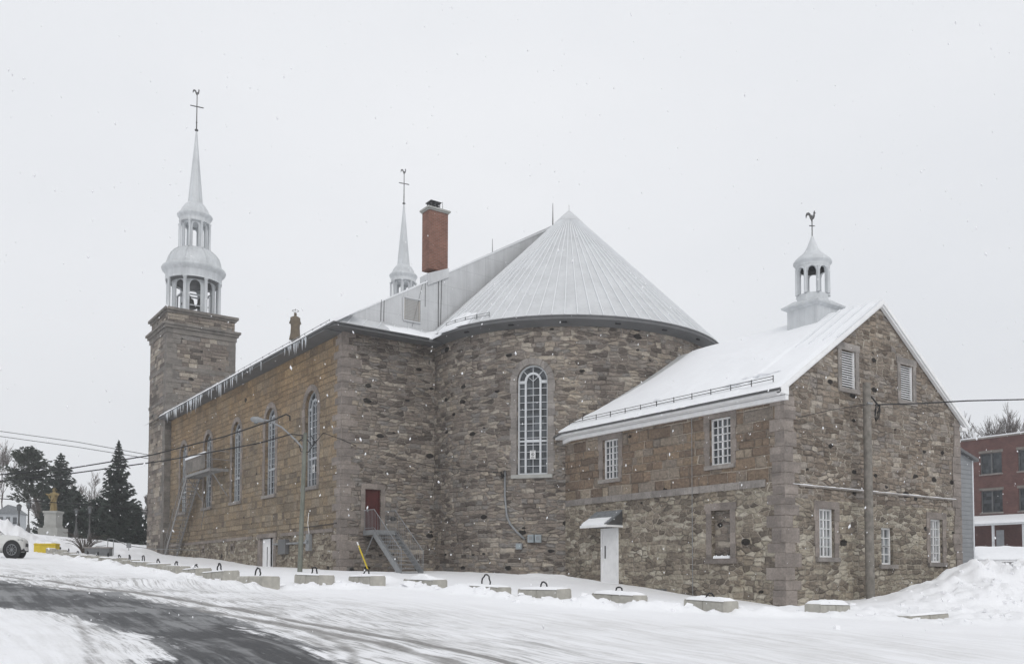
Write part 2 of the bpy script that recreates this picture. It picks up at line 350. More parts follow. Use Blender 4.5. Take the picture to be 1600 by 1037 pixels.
# openings in (u, v, depth) space
def arch_v(op, u):
    u0, u1, v0, v1, ar = op
    if not ar: return v1
    r = (u1 - u0) / 2; um = (u0 + u1) / 2
    return v1 - r + math.sqrt(max(0, r * r - (u - um) ** 2))
def wall(mb, P, u0, u1, v0, v1, ops=(), du=None, vtop=None, brk=(), depth=.28):
    ub = {u0, u1, *brk}
    for o in ops:
        ub |= {o[0], o[1]}
        if o[4]:
            r = (o[1] - o[0]) / 2; um = (o[0] + o[1]) / 2
            ub |= {um - r * math.cos(math.pi * k / 14) for k in range(1, 14)}
    if du:
        n = max(1, round((u1 - u0) / du)); ub |= {u0 + (u1 - u0) * k / n for k in range(n + 1)}
    ub = sorted(ub); L = [ub[0]]
    for x in ub[1:]:
        if x - L[-1] > 1e-4: L.append(x)
    vt = vtop or (lambda u: v1)
    for a, b in zip(L, L[1:]):
        m = (a + b) / 2; cur = (v0, v0)
        for o in sorted([o for o in ops if o[0] < m < o[1]], key=lambda o: o[2]):
            q = [(a, cur[0]), (b, cur[1]), (b, o[2]), (a, o[2])]
            if max(o[2] - cur[0], o[2] - cur[1]) > 1e-5: mb.face([P(x, y, 0) for x, y in q], q)
            cur = (arch_v(o, a), arch_v(o, b))
            q = [(a, cur[0]), (b, cur[1])]
            mb.face([P(*q[0], 0), P(*q[1], 0), P(*q[1], depth), P(*q[0], depth)], [q[0], q[1], (b, cur[1] + depth), (a, cur[0] + depth)])
            q = [(a, o[2]), (b, o[2])]
            mb.face([P(*q[0], 0), P(*q[1], 0), P(*q[1], depth), P(*q[0], depth)], [q[0], q[1], (b, o[2] - depth), (a, o[2] - depth)])
        q = [(a, cur[0]), (b, cur[1]), (b, vt(b)), (a, vt(a))]
        mb.face([P(x, y, 0) for x, y in q], q)
    for o in ops:
        sp = arch_v(o, o[0])
        for u, s in ((o[0], -1), (o[1], 1)):
            mb.face([P(u, o[2], 0), P(u, sp, 0), P(u, sp, depth), P(u, o[2], depth)], [(u, o[2]), (u, sp), (u - s * depth, sp), (u - s * depth, o[2])])
def ubox(mb, P, u0, u1, v0, v1, d0, d1):
    return mb.hexa([P(u0, v0, d0), P(u1, v0, d0), P(u1, v0, d1), P(u0, v0, d1), P(u0, v1, d0), P(u1, v1, d0), P(u1, v1, d1), P(u0, v1, d1)])
def uarc(mb, P, uc, vc, r0, r1, d0, d1, a0=0, a1=math.pi, n=14):
    for k in range(n):
        a = a0 + (a1 - a0) * k / n; b = a0 + (a1 - a0) * (k + 1) / n
        q = [(uc + r0 * math.cos(a), vc + r0 * math.sin(a)), (uc + r1 * math.cos(a), vc + r1 * math.sin(a)), (uc + r1 * math.cos(b), vc + r1 * math.sin(b)), (uc + r0 * math.cos(b), vc + r0 * math.sin(b))]
        mb.hexa([P(*p, d0) for p in q] + [P(*p, d1) for p in q])
def ubar(mb, P, a, b, w, d0, d1):
    a = Vector(a); b = Vector(b); t = (b - a).normalized(); n = Vector((-t.y, t.x)) * w / 2
    q = [a - n, b - n, b + n, a + n]
    mb.hexa([P(*p, d0) for p in q] + [P(*p, d1) for p in q])
def tall_window(P, um, wd, v0, v1, parent, frame='winframe', label=None, sur='trim', sign=False, sillm='trim'):
    """round headed window: outer frame, two mullions, inner arch, muntins, pane, stone surround, sill"""
    u0, u1 = um - wd / 2, um + wd / 2; r = wd / 2; vs = v1 - r; f = MB(); d0, d1 = .17, .25
    ft = .07
    ubox(f, P, u0 + .003, u0 + ft, v0 + .003, vs, d0, d1); ubox(f, P, u1 - ft, u1 - .003, v0 + .003, vs, d0, d1); ubox(f, P, u0 + ft, u1 - ft, v0 + .003, v0 + .09, d0, d1)
    uarc(f, P, um, vs, r - ft, r - .003, d0, d1)
    ri = wd * .21; 
    for s in (-1, 1):
        ubox(f, P, um + s * (ri + .05) - .045, um + s * (ri + .05) + .045, v0 + .09, vs, d0 + .01, d1)
    uarc(f, P, um, vs, ri, ri + .10, d0 + .01, d1)
    for s in (-1, 1):
        ubox(f, P, min(um + s * (ri + .1), um + s * (r - ft)), max(um + s * (ri + .1), um + s * (r - ft)), vs - .10, vs + .03, d0 + .01, d1)
    vt = v0 + (vs - v0) * .36
    ubox(f, P, um - ri, um + ri, vt - .05, vt + .07, d0 + .01, d1)
    for s in (-1, 1):
        a, b = sorted((um + s * (ri + .1), um + s * (r - ft))); ubox(f, P, a, b, vt - .03, vt + .04, d0 + .015, d1)
    for k in range(5): a = math.pi * (k + 1) / 6; 
    for a in (R(45), R(90), R(135)): ubar(f, P, (um + (ri + .1) * math.cos(a), vs + (ri + .1) * math.sin(a)), (um + (r - ft) * math.cos(a), vs + (r - ft) * math.sin(a)), .03, .2, d1)
    for a in (R(40), R(90), R(140)): ubar(f, P, (um, vs), (um + ri * math.cos(a), vs + ri * math.sin(a)), .022, .2, d1)
    ubox(f, P, um - .011, um + .011, v0 + .09, vs, .205, d1)
    nr = max(8, int((vs - v0) / .31))
    for k in range(1, nr):
        v = v0 + .09 + (vs - v0 - .09) * k / nr
        ubox(f, P, um - ri, um + ri, v - .011, v + .011, .2, d1)
        for s in (-1, 1):
            a, b = sorted((um + s * (ri + .1), um + s * (r - ft))); ubox(f, P, a, b, v - .011, v + .011, .2, d1)
    W = f.build('window', frame, parent)
    if label: W['label'] = label
    g = MB(); pts = [(u0, v0), (u1, v0), (u1, vs)] + [(um + r * math.cos(math.pi * k / 16), vs + r * math.sin(math.pi * k / 16)) for k in range(1, 16)] + [(u0, vs)]
    g.face([P(*p, .24) for p in pts], pts); g.build('pane', 'glass', W)
    s_ = MB(); sw = .27; q = .004
    n = max(3, round((vs - v0) / .5))
    for k in range(n):
        a = v0 + (vs - v0) * k / n; b = v0 + (vs - v0) * (k + 1) / n; e = (.0, .06)[k % 2]
        ubox(s_, P, u0 - sw - e, u0 + q, a + .006, b - .006, -.025 - .003 * (k % 2), .02); ubox(s_, P, u1 - q, u1 + sw + e, a + .006, b - .006, -.025 - .003 * (k % 2), .02)
    nv = 9
    for k in range(nv):
        a = math.pi * k / nv + .01; b = math.pi * (k + 1) / nv - .01
        uarc(s_, P, um, vs, r - q, r + sw + .02, -.027, .02, a, b, 2)
    s_.build('surround', sur, W)
    sl_ = MB(); ubox(sl_, P, u0 - .22, u1 + .22, v0 - .16, v0 + .003, -.12, .17); sl_.build('sill', sillm, W)
    if sign:
        z = v0 + .72; pm = MB(); ubox(pm, P, um - .13, um + .13, z, z + .38, .155, .165); pp = pm.build('notice', 'paper', W)
        pk = MB(); uarc(pk, P, um, z + .21, .055, .075, .15, .154, 0, 2 * math.pi, 20); ubar(pk, P, (um - .045, z + .255), (um + .045, z + .165), .016, .15, .154)
        ubox(pk, P, um - .03, um - .005, z + .175, z + .24, .1505, .154)
        for k, ww in enumerate((.09, .075)): ubox(pk, P, um - ww, um + ww, z + .045 + k * .035, z + .06 + k * .035, .15, .154)
        ubox(pk, P, um - .09, um + .09, z + .325, z + .345, .15, .154)
        pk.build('notice_print', 'black', W)
    return W
def rect_window(P, u0, u1, v0, v1, parent, nc=2, nrow=6, label=None, sur=.22, glass='glass_light', sill='trim', arch=False, casement=True, lintel=True):
    f = MB(); d0, d1 = .12, .20; ft = .065
    ubox(f, P, u0 + .003, u0 + ft, v0, v1 - .003, d0, d1); ubox(f, P, u1 - ft, u1 - .003, v0, v1 - .003, d0, d1)
    ubox(f, P, u0 + ft, u1 - ft, v0, v0 + ft, d0, d1); ubox(f, P, u0 + ft, u1 - ft, v1 - ft, v1 - .003, d0, d1)
    um = (u0 + u1) / 2; 
    if casement: ubox(f, P, um - .03, um + .03, v0 + ft, v1 - ft, d0 + .01, d1)
    else: ubox(f, P, u0 + ft, u1 - ft, (v0 + v1) / 2 - .03, (v0 + v1) / 2 + .03, d0 + .01, d1)
    for k in range(1, nrow):
        v = v0 + ft + (v1 - v0 - 2 * ft) * k / nrow; ubox(f, P, u0 + ft, u1 - ft, v - .015, v + .015, .13, d1)
    for k in range(1, nc * 2):
        if casement and k == nc: continue
        u = u0 + ft + (u1 - u0 - 2 * ft) * k / (nc * 2); ubox(f, P, u - .014, u + .014, v0 + ft, v1 - ft, .13, d1)
    W = f.build('window', 'white', parent)
    if label: W['label'] = label
    g = MB(); q = [(u0, v0), (u1, v0), (u1, v1), (u0, v1)]; g.face([P(*p, .19) for p in q], q); g.build('pane', glass, W)
    if sur:
        s_ = MB(); q = .004
        h = (v1 - v0) / 4
        for k in range(4):
            e = (0, .05)[k % 2]
            for a, b in ((u0 - sur - e, u0 + q), (u1 - q, u1 + sur + e)): ubox(s_, P, a, b, v0 + h * k + .005, v0 + h * (k + 1) - .005, -.022 - .003 * (k % 2), .02)
        if lintel: ubox(s_, P, u0 - sur - .04, u1 + sur + .04, v1 - q, v1 + .26, -.03, .02)
        s_.build('surround', 'quoin', W)
    b = MB(); ubox(b, P, u0 - .2, u1 + .2, v0 - .15, v0 + .002, -.1, .12); b.build('sill', sill, W)
    return W
def louver(P, u0, u1, v0, v1, parent, n=16, name='louver', sur=.2, fr='white'):
    f = MB(); ubox(f, P, u0 + .003, u0 + .05, v0, v1, .04, .12); ubox(f, P, u1 - .05, u1 - .003, v0, v1, .04, .12)
    for k in range(n):
        v = v0 + (v1 - v0) * (k + .15) / n; h = (v1 - v0) / n
        q = [(v, .06), (v + .02, .06), (v + h * .75, .12), (v + h * .75 - .02, .12)]
        f.hexa([P(u0 + .05, q[0][0], q[0][1]), P(u1 - .05, q[0][0], q[0][1]), P(u1 - .05, q[3][0], q[3][1]), P(u0 + .05, q[3][0], q[3][1]),
                P(u0 + .05, q[1][0], q[1][1]), P(u1 - .05, q[1][0], q[1][1]), P(u1 - .05, q[2][0], q[2][1]), P(u0 + .05, q[2][0], q[2][1])])
    L = f.build(name, fr, parent)
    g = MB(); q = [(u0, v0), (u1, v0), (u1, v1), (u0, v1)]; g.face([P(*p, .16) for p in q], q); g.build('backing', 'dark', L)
    if sur:
        s_ = MB(); ubox(s_, P, u0 - sur, u0 + .004, v0, v1, -.025, .02); ubox(s_, P, u1 - .004, u1 + sur, v0, v1, -.025, .02)
        ubox(s_, P, u0 - sur - .05, u1 + sur + .05, v1 + .004, v1 + .26, -.03, .02); ubox(s_, P, u0 - sur, u1 + sur, v0 - .16, v0 - .004, -.07, .02)
        s_.build('surround', 'trim', L)
    return L
def quoins(mb, x, y, z0, z1, sx, sy, h=.36, la=.62, lb=.34, pr=.03):
    """alternating corner stones; sx, sy = directions into the two walls"""
    z = z0; k = 0
    while z < z1 - .05:
        hh = min(h * random.uniform(.75, 1.25), z1 - z); a, b = (la, lb) if k % 2 else (lb, la); p = pr + .004 * (k % 2) + random.uniform(0, .006)
        a *= random.uniform(.75, 1.2); b *= random.uniform(.75, 1.2)
        xs = sorted((x - sx * p, x + sx * a)); ys = sorted((y - sy * p, y + sy * b))
        mb.box(xs[0], xs[1], ys[0], ys[1], z + .008, z + hh - .008); z += hh; k += 1
# ------------------------------------------------------------------ terrain
CP = [(0, 29.8, 1.45), (0, 19.4, 1.0), (0, 11.2, .5), (0, 0.4, .20), (4.9, 0, .16), (5.6, -4.5, .05), (7.4, -6.9, -.16), (7.4, -10.7, -.36), (7.4, -15, -.78), (7.4, -19.05, -1.02),
      (12.2, -19.05, -.92), (18.6, -19, -.9), (-.4, 33.5, 1.9), (-2.5, 36, 2.1),
      (-7.5, -15.5, -.42), (-5.6, -16.2, -.46), (-4.3, -17, -.52), (-3.2, -18.6, -.66), (-2.8, -20.2, -.78), (-1.7, -21.5, -.88), (.1, -22.8, -1.0), (2.4, -24.8, -1.16), (4.4, -26, -1.3),
      (-8.4, -13.5, -.30), (-8.4, -8, -.08), (-8.4, -2, .17), (-8.4, 4, .42), (-8.4, 10, .66), (-8.4, 15, .86), (-3.6, -4.4, .10),
      (-16.8, -38.3, -1.55), (-12, -28.5, -1.05), (-2, -31, -1.43), (8, -32, -1.6), (-15.2, -22, -.62), (-14.4, -13.4, -.2), (-14, -5, .1), (-13.5, 4, .5), (-14, 12, .85), (-20, -28, -.8), (-25, -10, 0), (-22, 5, .7),
      (-10, 22, 1.3), (-16, 25, 1.7), (-8, 27, 1.55), (-2.6, 39, 2.65), (1, 44, 2.3), (-9, 46, 3.6), (-14, 45, 3.9), (-24, 42, 4.0), (-10, 80, 4.4), (-60, 60, 4), (-60, 0, 2),
      (25, -22, -1.0), (35, -18, -.6), (50, -15, .2), (70, -10, .6), (40, -40, -1.6), (20, -50, -1.8), (-30, -60, -1.6), (0, -60, -1.9), (12, 12, .6), (20, 30, 1.5), (30, 10, 1.0),
      (150, 150, 4), (-150, 150, 5), (0, 160, 5), (150, -100, 0), (-150, -100, 0), (0, -160, -2), (160, 0, 2), (-160, 0, 3), (600, 600, 5), (-600, 600, 5), (-600, -600, 0), (600, -600, 0), (0, 800, 5), (800, 0, 3), (-800, 0, 3), (0, -800, -2)]
CP = np.array(CP, float)
def _k(r): return r   # linear kernel keeps the sheet from overshooting between points
_n = len(CP); _A = np.zeros((_n + 3, _n + 3))
_D = np.sqrt(((CP[:, None, :2] - CP[None, :, :2]) ** 2).sum(-1) + 2.0)
_A[:_n, :_n] = _k(_D); _A[:_n, _n] = 1; _A[:_n, _n + 1:] = CP[:, :2]; _A[_n, :_n] = 1; _A[_n + 1:, :_n] = CP[:, :2].T
_W = np.linalg.solve(_A, np.concatenate([CP[:, 2], [0, 0, 0]]))
def T0(x, y):
    x = np.asarray(x, float); y = np.asarray(y, float)
    o = np.full(x.shape, _W[_n]) + _W[_n + 1] * x + _W[_n + 2] * y
    for i in range(_n): o = o + _W[i] * np.sqrt((x - CP[i, 0]) ** 2 + (y - CP[i, 1]) ** 2 + 2.0)
    return o
def G(x, y): return float(T0(x, y))
def at_ground(px_, py_, dz=0.0):
    r = ray(px_, py_); t = np.arange(4, 160, .25); h = T0(CAM.x + r.x * t, CAM.y + r.y * t) + dz - r.z * t
    k = int(np.argmax(h > 0)) if (h > 0).any() else len(t) - 1
    t = float(t[k]); 
    if 0 < k < len(h) - 1: t -= .25 * float(h[k] / (h[k] - h[k - 1] + 1e-9))
    return CAM + r * t
# concrete blocks row: (x, y, angle of the long side from +Y clockwise, snow cap height, how much it sticks out of the snow)
BL = []
for i, (px_, py_) in enumerate([(402, 907), (344, 899), (307, 894), (274, 891), (247, 888), (222, 885), (203, 882), (185, 880), (168, 878), (152, 876), (137, 874), (122, 871), (107, 868), (93, 866), (77, 863)]):
    p = onx(px_, py_, -8.4); BL.append((-8.4, p.y, 0, .03 if i % 3 else .0, .42, 'l%d' % i))
def gp(px_, py_): p = at_ground(px_, py_); return p.x, p.y
for px_, py_, an, cap, ex in [(490, 914, 0, .03, .27), (573, 915, 0, .05, .26), (664, 919, 0, .17, .24), (758, 928, -3, .05, .20), (851, 939, 0, .05, .30), (966, 948, 4, .08, .30), (1110, 955, 10, .09, .27), (1293, 960, 84, .12, .26), (1442, 968, 98, .05, .12)]:
    x, y = gp(px_, py_); BL.append((x, y, an, cap, ex + .04, 'r'))
XS = np.unique(np.concatenate([np.arange(-22, -2, .1), np.arange(-2, 12, .12), np.arange(12, 34, .16), np.arange(34, 60, .8), np.arange(-60, -22, .5), np.geomspace(60, 1500, 30), -np.geomspace(60, 1500, 30)]))
YS = np.unique(np.concatenate([np.arange(-38, 6, .1), np.arange(6, 20, .14), np.arange(20, 50, .3), np.arange(50, 90, 1.5), np.arange(-60, -38, .6), np.geomspace(90, 1500, 30), -np.geomspace(60, 1500, 30)]))
def fn(X, Y, s, seed=0, oc=4):
    o = np.empty(X.shape)
    f = noise.fractal
    xf = X.ravel() * s; yf = Y.ravel() * s; of = o.ravel()
    for i in range(len(xf)): of[i] = f((xf[i], yf[i], seed), 1.0, 2.1, oc)
    return of.reshape(X.shape)
X, Y = np.meshgrid(XS, YS, indexing='ij')
near = (X > -24) & (X < 36) & (Y > -39) & (Y < 55)
N1 = np.zeros(X.shape); N2 = np.zeros(X.shape); N3 = np.zeros(X.shape)
N1[near] = fn(X[near], Y[near], .9, 1); N2[near] = fn(X[near], Y[near], 3.1, 5, 3); N3[near] = fn(X[near], Y[near], .28, 9, 3)
Z = T0(X, Y)
def bump_(x0, y0, rx, ry, h, ang=0, p=1.0):
    c, s = math.cos(ang), math.sin(ang); dx = X - x0; dy = Y - y0
    a = (dx * c + dy * s) / rx; b = (-dx * s + dy * c) / ry
    return h * np.exp(-(a * a + b * b) ** p)
rough = np.zeros(X.shape)
def mound(x0, y0, rx, ry, h, ang=0, p=1.0, ro=.16):
    global Z, rough
    m = bump_(x0, y0, rx, ry, h, ang, p); Z = Z + m * (1 + .25 * N1); rough = np.maximum(rough, np.minimum(1, m / max(h, .01) * 1.6) * ro)
# snow ridge the plough left along the blocks
BP = np.array([(b[0], b[1]) for b in BL]); BP = BP[np.argsort(BP[:, 1])]
def seg_dist(pts):
    d = np.full(X.shape, 1e9); sg = np.zeros(X.shape)
    for (ax, ay), (bx, by) in zip(pts, pts[1:]):
        vx, vy = bx - ax, by - ay; L2 = vx * vx + vy * vy + 1e-9
        tt = np.clip(((X - ax) * vx + (Y - ay) * vy) / L2, 0, 1)
        dd = np.hypot(X - ax - tt * vx, Y - ay - tt * vy); cr = (vx * (Y - ay) - vy * (X - ax)) / math.sqrt(L2)
        u = dd < d; d = np.where(u, dd, d); sg = np.where(u, cr, sg)
    return d, sg
bd, bs = seg_dist([tuple(p) for p in BP] )
side = np.where(bs > 0, 1, -1)      # + : building side? sorted by rising y, left side is -x
off = bs * 1.0
ridge = np.exp(-((off - .75) / .42) ** 2) * (bd < 4)
Z += ridge * (.10 + .16 * N1) * (Y < 16)
Z += .10 * np.exp(-((off + .9) / .8) ** 2) * (bd < 4) * (Y < 16)
rough = np.maximum(rough, ridge * .12)
# drifts and ploughed piles
mound(14.2, -21.9, 3.6, 1.7, 1.15, R(-4), 1.0, .06)
mound(18.2, -22.9, 3.2, 2.2, .85, R(-10), 1.0, .36)
mound(22.5, -24.0, 4.0, 3.0, 1.3, R(-20), 1.0, .42)
mound(28.5, -26.0, 5.0, 3.6, 1.6, R(-20), 1.0, .3)
mound(11.8, -23.6, 3.2, 1.3, .45, R(-20), 1.0, .2)
mound(9.5, -25.5, 6.0, 1.3, .10, R(-40), 1.0, .2)
def wp(px_, d): p = CAM + FW * d + RT * ((px_ - CX) / FPX * d); return p.x, p.y
mound(*wp(4, 58), 2.7, 2.0, .8, R(-37), 1.0, .35)
mound(*wp(-70, 58), 4.6, 2.4, .9, R(-37), 1.0, .35)
mound(*wp(104, 63), 2.3, 1.4, .55, R(-37), 1.0, .3)
mound(*wp(126, 60), 1.6, 1.1, .3, R(-37), 1.0, .25)
mound(*wp(190, 58), 2.2, 1.3, .3, R(-37), 1.0, .15)
mound(5.9, -7.9, 1.6, .9, .22, R(-50), 1.0, .03)
Z += (rough * (.75 * N2 + .5 * N1)) * .8
Z += near * (.02 * N1 + .05 * N3)
# hollow where the gable corner stands
Z -= bump_(7.3, -19.2, .5, .5, .12)
# road: worn strip, its distance inside the polygon, and tyre tracks
def poly_sd(poly):
    d, _ = seg_dist(poly + [poly[0]]); ins = np.zeros(X.shape, bool); n = len(poly); j = n - 1
    for i in range(n):
        xi, yi = poly[i]; xj, yj = poly[j]
        c = ((yi > Y) != (yj > Y)) & (X < (xj - xi) * (Y - yi) / (yj - yi + 1e-12) + xi); ins ^= c; j = i
    return np.where(ins, d, -d)
far = [gp(-60, 900), gp(0, 903), gp(60, 912), gp(140, 922), gp(250, 937), gp(340, 956), gp(430, 985), gp(500, 1008), gp(560, 1037)]
lowr = [gp(195, 1040), gp(250, 1012), gp(215, 990), gp(165, 975), gp(120, 962), gp(60, 950), gp(0, 946), gp(-60, 943)]
e0 = far[-1]; e1 = lowr[0]
poly = far + [(e0[0] - .3, e0[1] - 6), (e1[0] - .4, e1[1] - 6)] + lowr
asph = poly_sd(poly)
wear = np.clip(.60 + asph / 1.3, 0, 1)
tr = np.zeros(X.shape)
def track(pts, wd, a):
    global tr, Z
    d, _ = seg_dist([gp(*p) for p in pts]); k = np.clip(1.3 - d / wd, 0, 1); tr = np.maximum(tr, k * a)
track([(-20, 897), (60, 905), (160, 918), (330, 942), (520, 978), (700, 1012), (840, 1045)], .22, .95)
track([(-20, 905), (100, 916), (250, 940), (420, 968), (600, 1005), (740, 1045)], .26, .9)
track([(0, 888), (150, 905), (330, 930), (560, 962), (800, 995), (1010, 1040)], .22, .6)
track([(0, 882), (200, 905), (420, 925), (560, 932)], .25, .4)
track([(420, 975), (490, 998), (520, 1015), (515, 1045)], .16, .8)
track([(440, 970), (530, 1000), (552, 1018), (550, 1045)], .16, .8)
track([(118, 962), (132, 985), (140, 1010), (150, 1045)], .17, .72)
track([(20, 975), (70, 1000), (100, 1040)], .2, .22)
track([(500, 900+42), (700, 962), (900, 985), (1100, 1010), (1300, 1040)], .4, .28)
track([(380, 948), (560, 975), (760, 1005), (960, 1045)], .18, .55)
track([(620, 968), (800, 990), (1000, 1020), (1150, 1045)], .2, .4)
track([(-20, 893), (120, 908), (300, 934), (480, 966), (640, 994), (800, 1030)], .15, .6)
track([(-20, 888), (100, 900), (260, 920), (420, 940)], .18, .5)
track([(-40, 960), (60, 975), (110, 1000), (130, 1045)], .3, .3)
drv = poly_sd([gp(-60, 874), gp(60, 880), gp(150, 892), gp(300, 912), gp(450, 928), gp(620, 938), gp(800, 952), gp(1000, 968), gp(1250, 985), gp(1600, 995), gp(1600, 1037), gp(1100, 1060), gp(800, 1060), gp(-60, 1060)])
packed = np.clip(.5 + drv / 2.5, 0, 1)
Z -= .035 * np.clip(wear * 1.2, 0, 1) + .02 * tr
# wind-packed snow has small chunks on the pile
vid = np.arange(X.size).reshape(X.shape)
verts = np.stack([X, Y, Z], -1).reshape(-1, 3)
fc = np.stack([vid[:-1, :-1], vid[1:, :-1], vid[1:, 1:], vid[:-1, 1:]], -1).reshape(-1, 4)
me = bpy.data.meshes.new('snow_ground'); me.from_pydata(verts.tolist(), [], fc.tolist())
me.polygons.foreach_set('use_smooth', np.ones(len(me.polygons), bool))
at_ = me.color_attributes.new('surface', 'FLOAT_COLOR', 'POINT')
at_.data.foreach_set('color', np.stack([wear, tr, packed, np.clip(1.0 + asph / 6.5, 0, 1) * np.maximum(np.clip((X + 14.9) / .5, 0, 1), np.clip((Y + 14) / 3, 0, 1))], -1).reshape(-1).astype(np.float32))
t = NT('snowy_ground'); v = t.obj(); s = t.sep(v)
a = t.n('ShaderNodeAttribute', attribute_name='surface'); c3 = t.sep(a.outputs['Color'])
wx = t.ma('ADD', s[0], t.ma('MULTIPLY', t.ma('SUBTRACT', t.noise(v, .09, 1), .5), 1.2))
stv = t.xyz(t.ma('MULTIPLY', wx, 4.5), t.ma('MULTIPLY', s[1], .32)); st = t.noise(stv, 1.0, 7, .68)
stf = t.noise(t.xyz(t.ma('MULTIPLY', wx, 14), t.ma('MULTIPLY', s[1], .9)), 1.0, 5, .7)
pat = t.noise(v, .55, 5, .65); fin_ = t.noise(v, 12, 6, .75)
def cen(x, k): return t.ma('MULTIPLY', t.ma('SUBTRACT', x, .5), k)
fa = t.ma('ADD', c3[0], t.ma('ADD', cen(st, 1.3), t.ma('ADD', cen(pat, 1.1), t.ma('ADD', cen(fin_, .5), cen(stf, .4)))))
fa = t.step(fa, .48, .74)
ft = t.ma('ADD', c3[1], t.ma('ADD', cen(stf, .9), t.ma('ADD', cen(pat, 1.0), cen(fin_, .5)))); ft = t.ma('MULTIPLY', t.step(ft, .38, .95), t.step(c3[1], .05, .3))
sh = t.ma('MULTIPLY', t.step(a.outputs['Alpha'], .05, .9), t.step(t.ma('ADD', t.ma('MULTIPLY', stf, .75), t.ma('MULTIPLY', pat, .25)), .47, .60))
ft = t.ma('MAXIMUM', ft, t.ma('MULTIPLY', sh, .75))
fp = t.ma('MULTIPLY', c3[2], t.step(t.ma('ADD', t.ma('MULTIPLY', st, .6), t.ma('MULTIPLY', pat, .4)), .38, .66))
snowc = t.ramp(t.noise(v, 2.2, 6, .6), [(.3, (.87, .875, .895)), (.7, (.91, .915, .93))])
packc = t.ramp(fin_, [(.3, (.52, .515, .51)), (.7, (.70, .695, .69))])
slush = t.ramp(fin_, [(.3, (.17, .165, .16)), (.7, (.38, .37, .36))])
asp = t.ramp(t.ma('ADD', t.ma('MULTIPLY', fin_, .45), t.ma('ADD', t.ma('MULTIPLY', stf, .3), t.ma('MULTIPLY', pat, .25))), [(.3, (.03, .032, .035)), (.5, (.05, .052, .056)), (.7, (.10, .102, .108))])
cc = t.mix(t.ma('MULTIPLY', fp, .8), snowc, packc)
cc = t.mix(ft, cc, slush)
veil = t.ma('MULTIPLY', t.step(t.ma('ADD', t.ma('MULTIPLY', st, .5), t.ma('MULTIPLY', pat, .5)), .45, .58), .75)
cc = t.mix(fa, cc, t.mix(veil, asp, (.30, .305, .31)))
dirt = t.ma('MULTIPLY', t.step(t.noise(v, 7, 3, .8), .68, .74), t.ma('MULTIPLY', t.ma('ADD', c3[2], .1), .5))
cc = t.mix(t.ma('MULTIPLY', dirt, t.ma('SUBTRACT', 1.0, fa)), cc, (.35, .33, .31))
rg = t.mixf(fa, .8, t.ma('ADD', .35, t.ma('MULTIPLY', pat, .5)))
t.bump(t.ma('ADD', t.ma('ADD', t.noise(v, 3, 6, .65), t.ma('MULTIPLY', fin_, .4)), t.ma('MULTIPLY', ft, -.5)), .4, .06)
M['ground'] = t.fin(cc, rg, 0, .3)
me.materials.append(M['ground'])
go = bpy.data.objects.new('snow_ground', me); col.objects.link(go)
tag(go, 'snow covered ground with a worn asphalt lane and ploughed snow piles', kind='structure')
# real height of the finished sheet under a point
def H(x, y):
    i = min(max(int(np.searchsorted(XS, x)) - 1, 0), len(XS) - 2); j = min(max(int(np.searchsorted(YS, y)) - 1, 0), len(YS) - 2)
    a = (x - XS[i]) / (XS[i + 1] - XS[i]); b = (y - YS[j]) / (YS[j + 1] - YS[j])
    return float(Z[i, j] * (1 - a) * (1 - b) + Z[i + 1, j] * a * (1 - b) + Z[i, j + 1] * (1 - a) * b + Z[i + 1, j + 1] * a * b)
# ------------------------------------------------------------------ the church
AX, AY, RW, RE = 12.2, -1.2, 7.4, 7.95          # apse centre, wall radius, eave radius
ZE, ZR, WN, YN = 11.15, 18.85, 24.4, 29.6      # eave, ridge, nave width, nave length
ch = thing('church', 'large rubble and ochre stone church with round apse under a conical metal roof', 'church', (0, 0, 0))
PS = lambda u, v, d: Vector((d, u, v))                       # nave side wall (u along +Y)
PE = lambda u, v, d: Vector((u, d, v))                       # nave end wall
def PD(u, v, d):                                             # apse drum, u runs round from its left side
    if u < 0: return Vector((AX - RW + d, AY - u, v))
    a = math.pi + u / RW
    return Vector((AX + (RW - d) * math.cos(a), AY + (RW - d) * math.sin(a), v))
WY = [3.57 + 5.64 * i for i in range(5)]
ops = [(y - .8, y + .8, 4.25, 8.95, True) for y in WY] + [(8.35, 10.65, -.2, 1.98, False), (20.85, 21.25, 1.38, 1.68, False), (15.1, 15.5, 1.38, 1.68, False)]
m = MB(); wall(m, PS, 0, YN, -2.5, ZE, ops, du=6); m.build('side_wall', 'nave_side', ch)
m = MB(); wall(m, PE, 0, 4.85, -2.5, ZE + .2, [(1.2, 1.98, 2.05, 3.95, False)]); m.build('end_wall', 'end', ch)
UA = RW * R(39.0)
m = MB(); wall(m, PD, -1.25, RW * math.pi, -2.5, 11.3, [(UA - .72, UA + .72, 4.45, 9.4, True)], du=.4); m.build('apse_wall', 'drum', ch)
m = MB(); wall(m, lambda u, v, d: Vector((WN - d, u, v)), 0, YN + 4, -2.5, ZE, [], du=6); wall(m, PE, AX + RW, WN, -2.5, ZE, []); wall(m, lambda u, v, d: Vector((u, YN + 4.6 - d, v)), 0, WN, -2.5, 20, [], vtop=lambda u: ZE + (ZR - ZE) * (1 - abs(u - AX) / AX), brk=[AX]); m.build('far_wall', 'tower', ch)
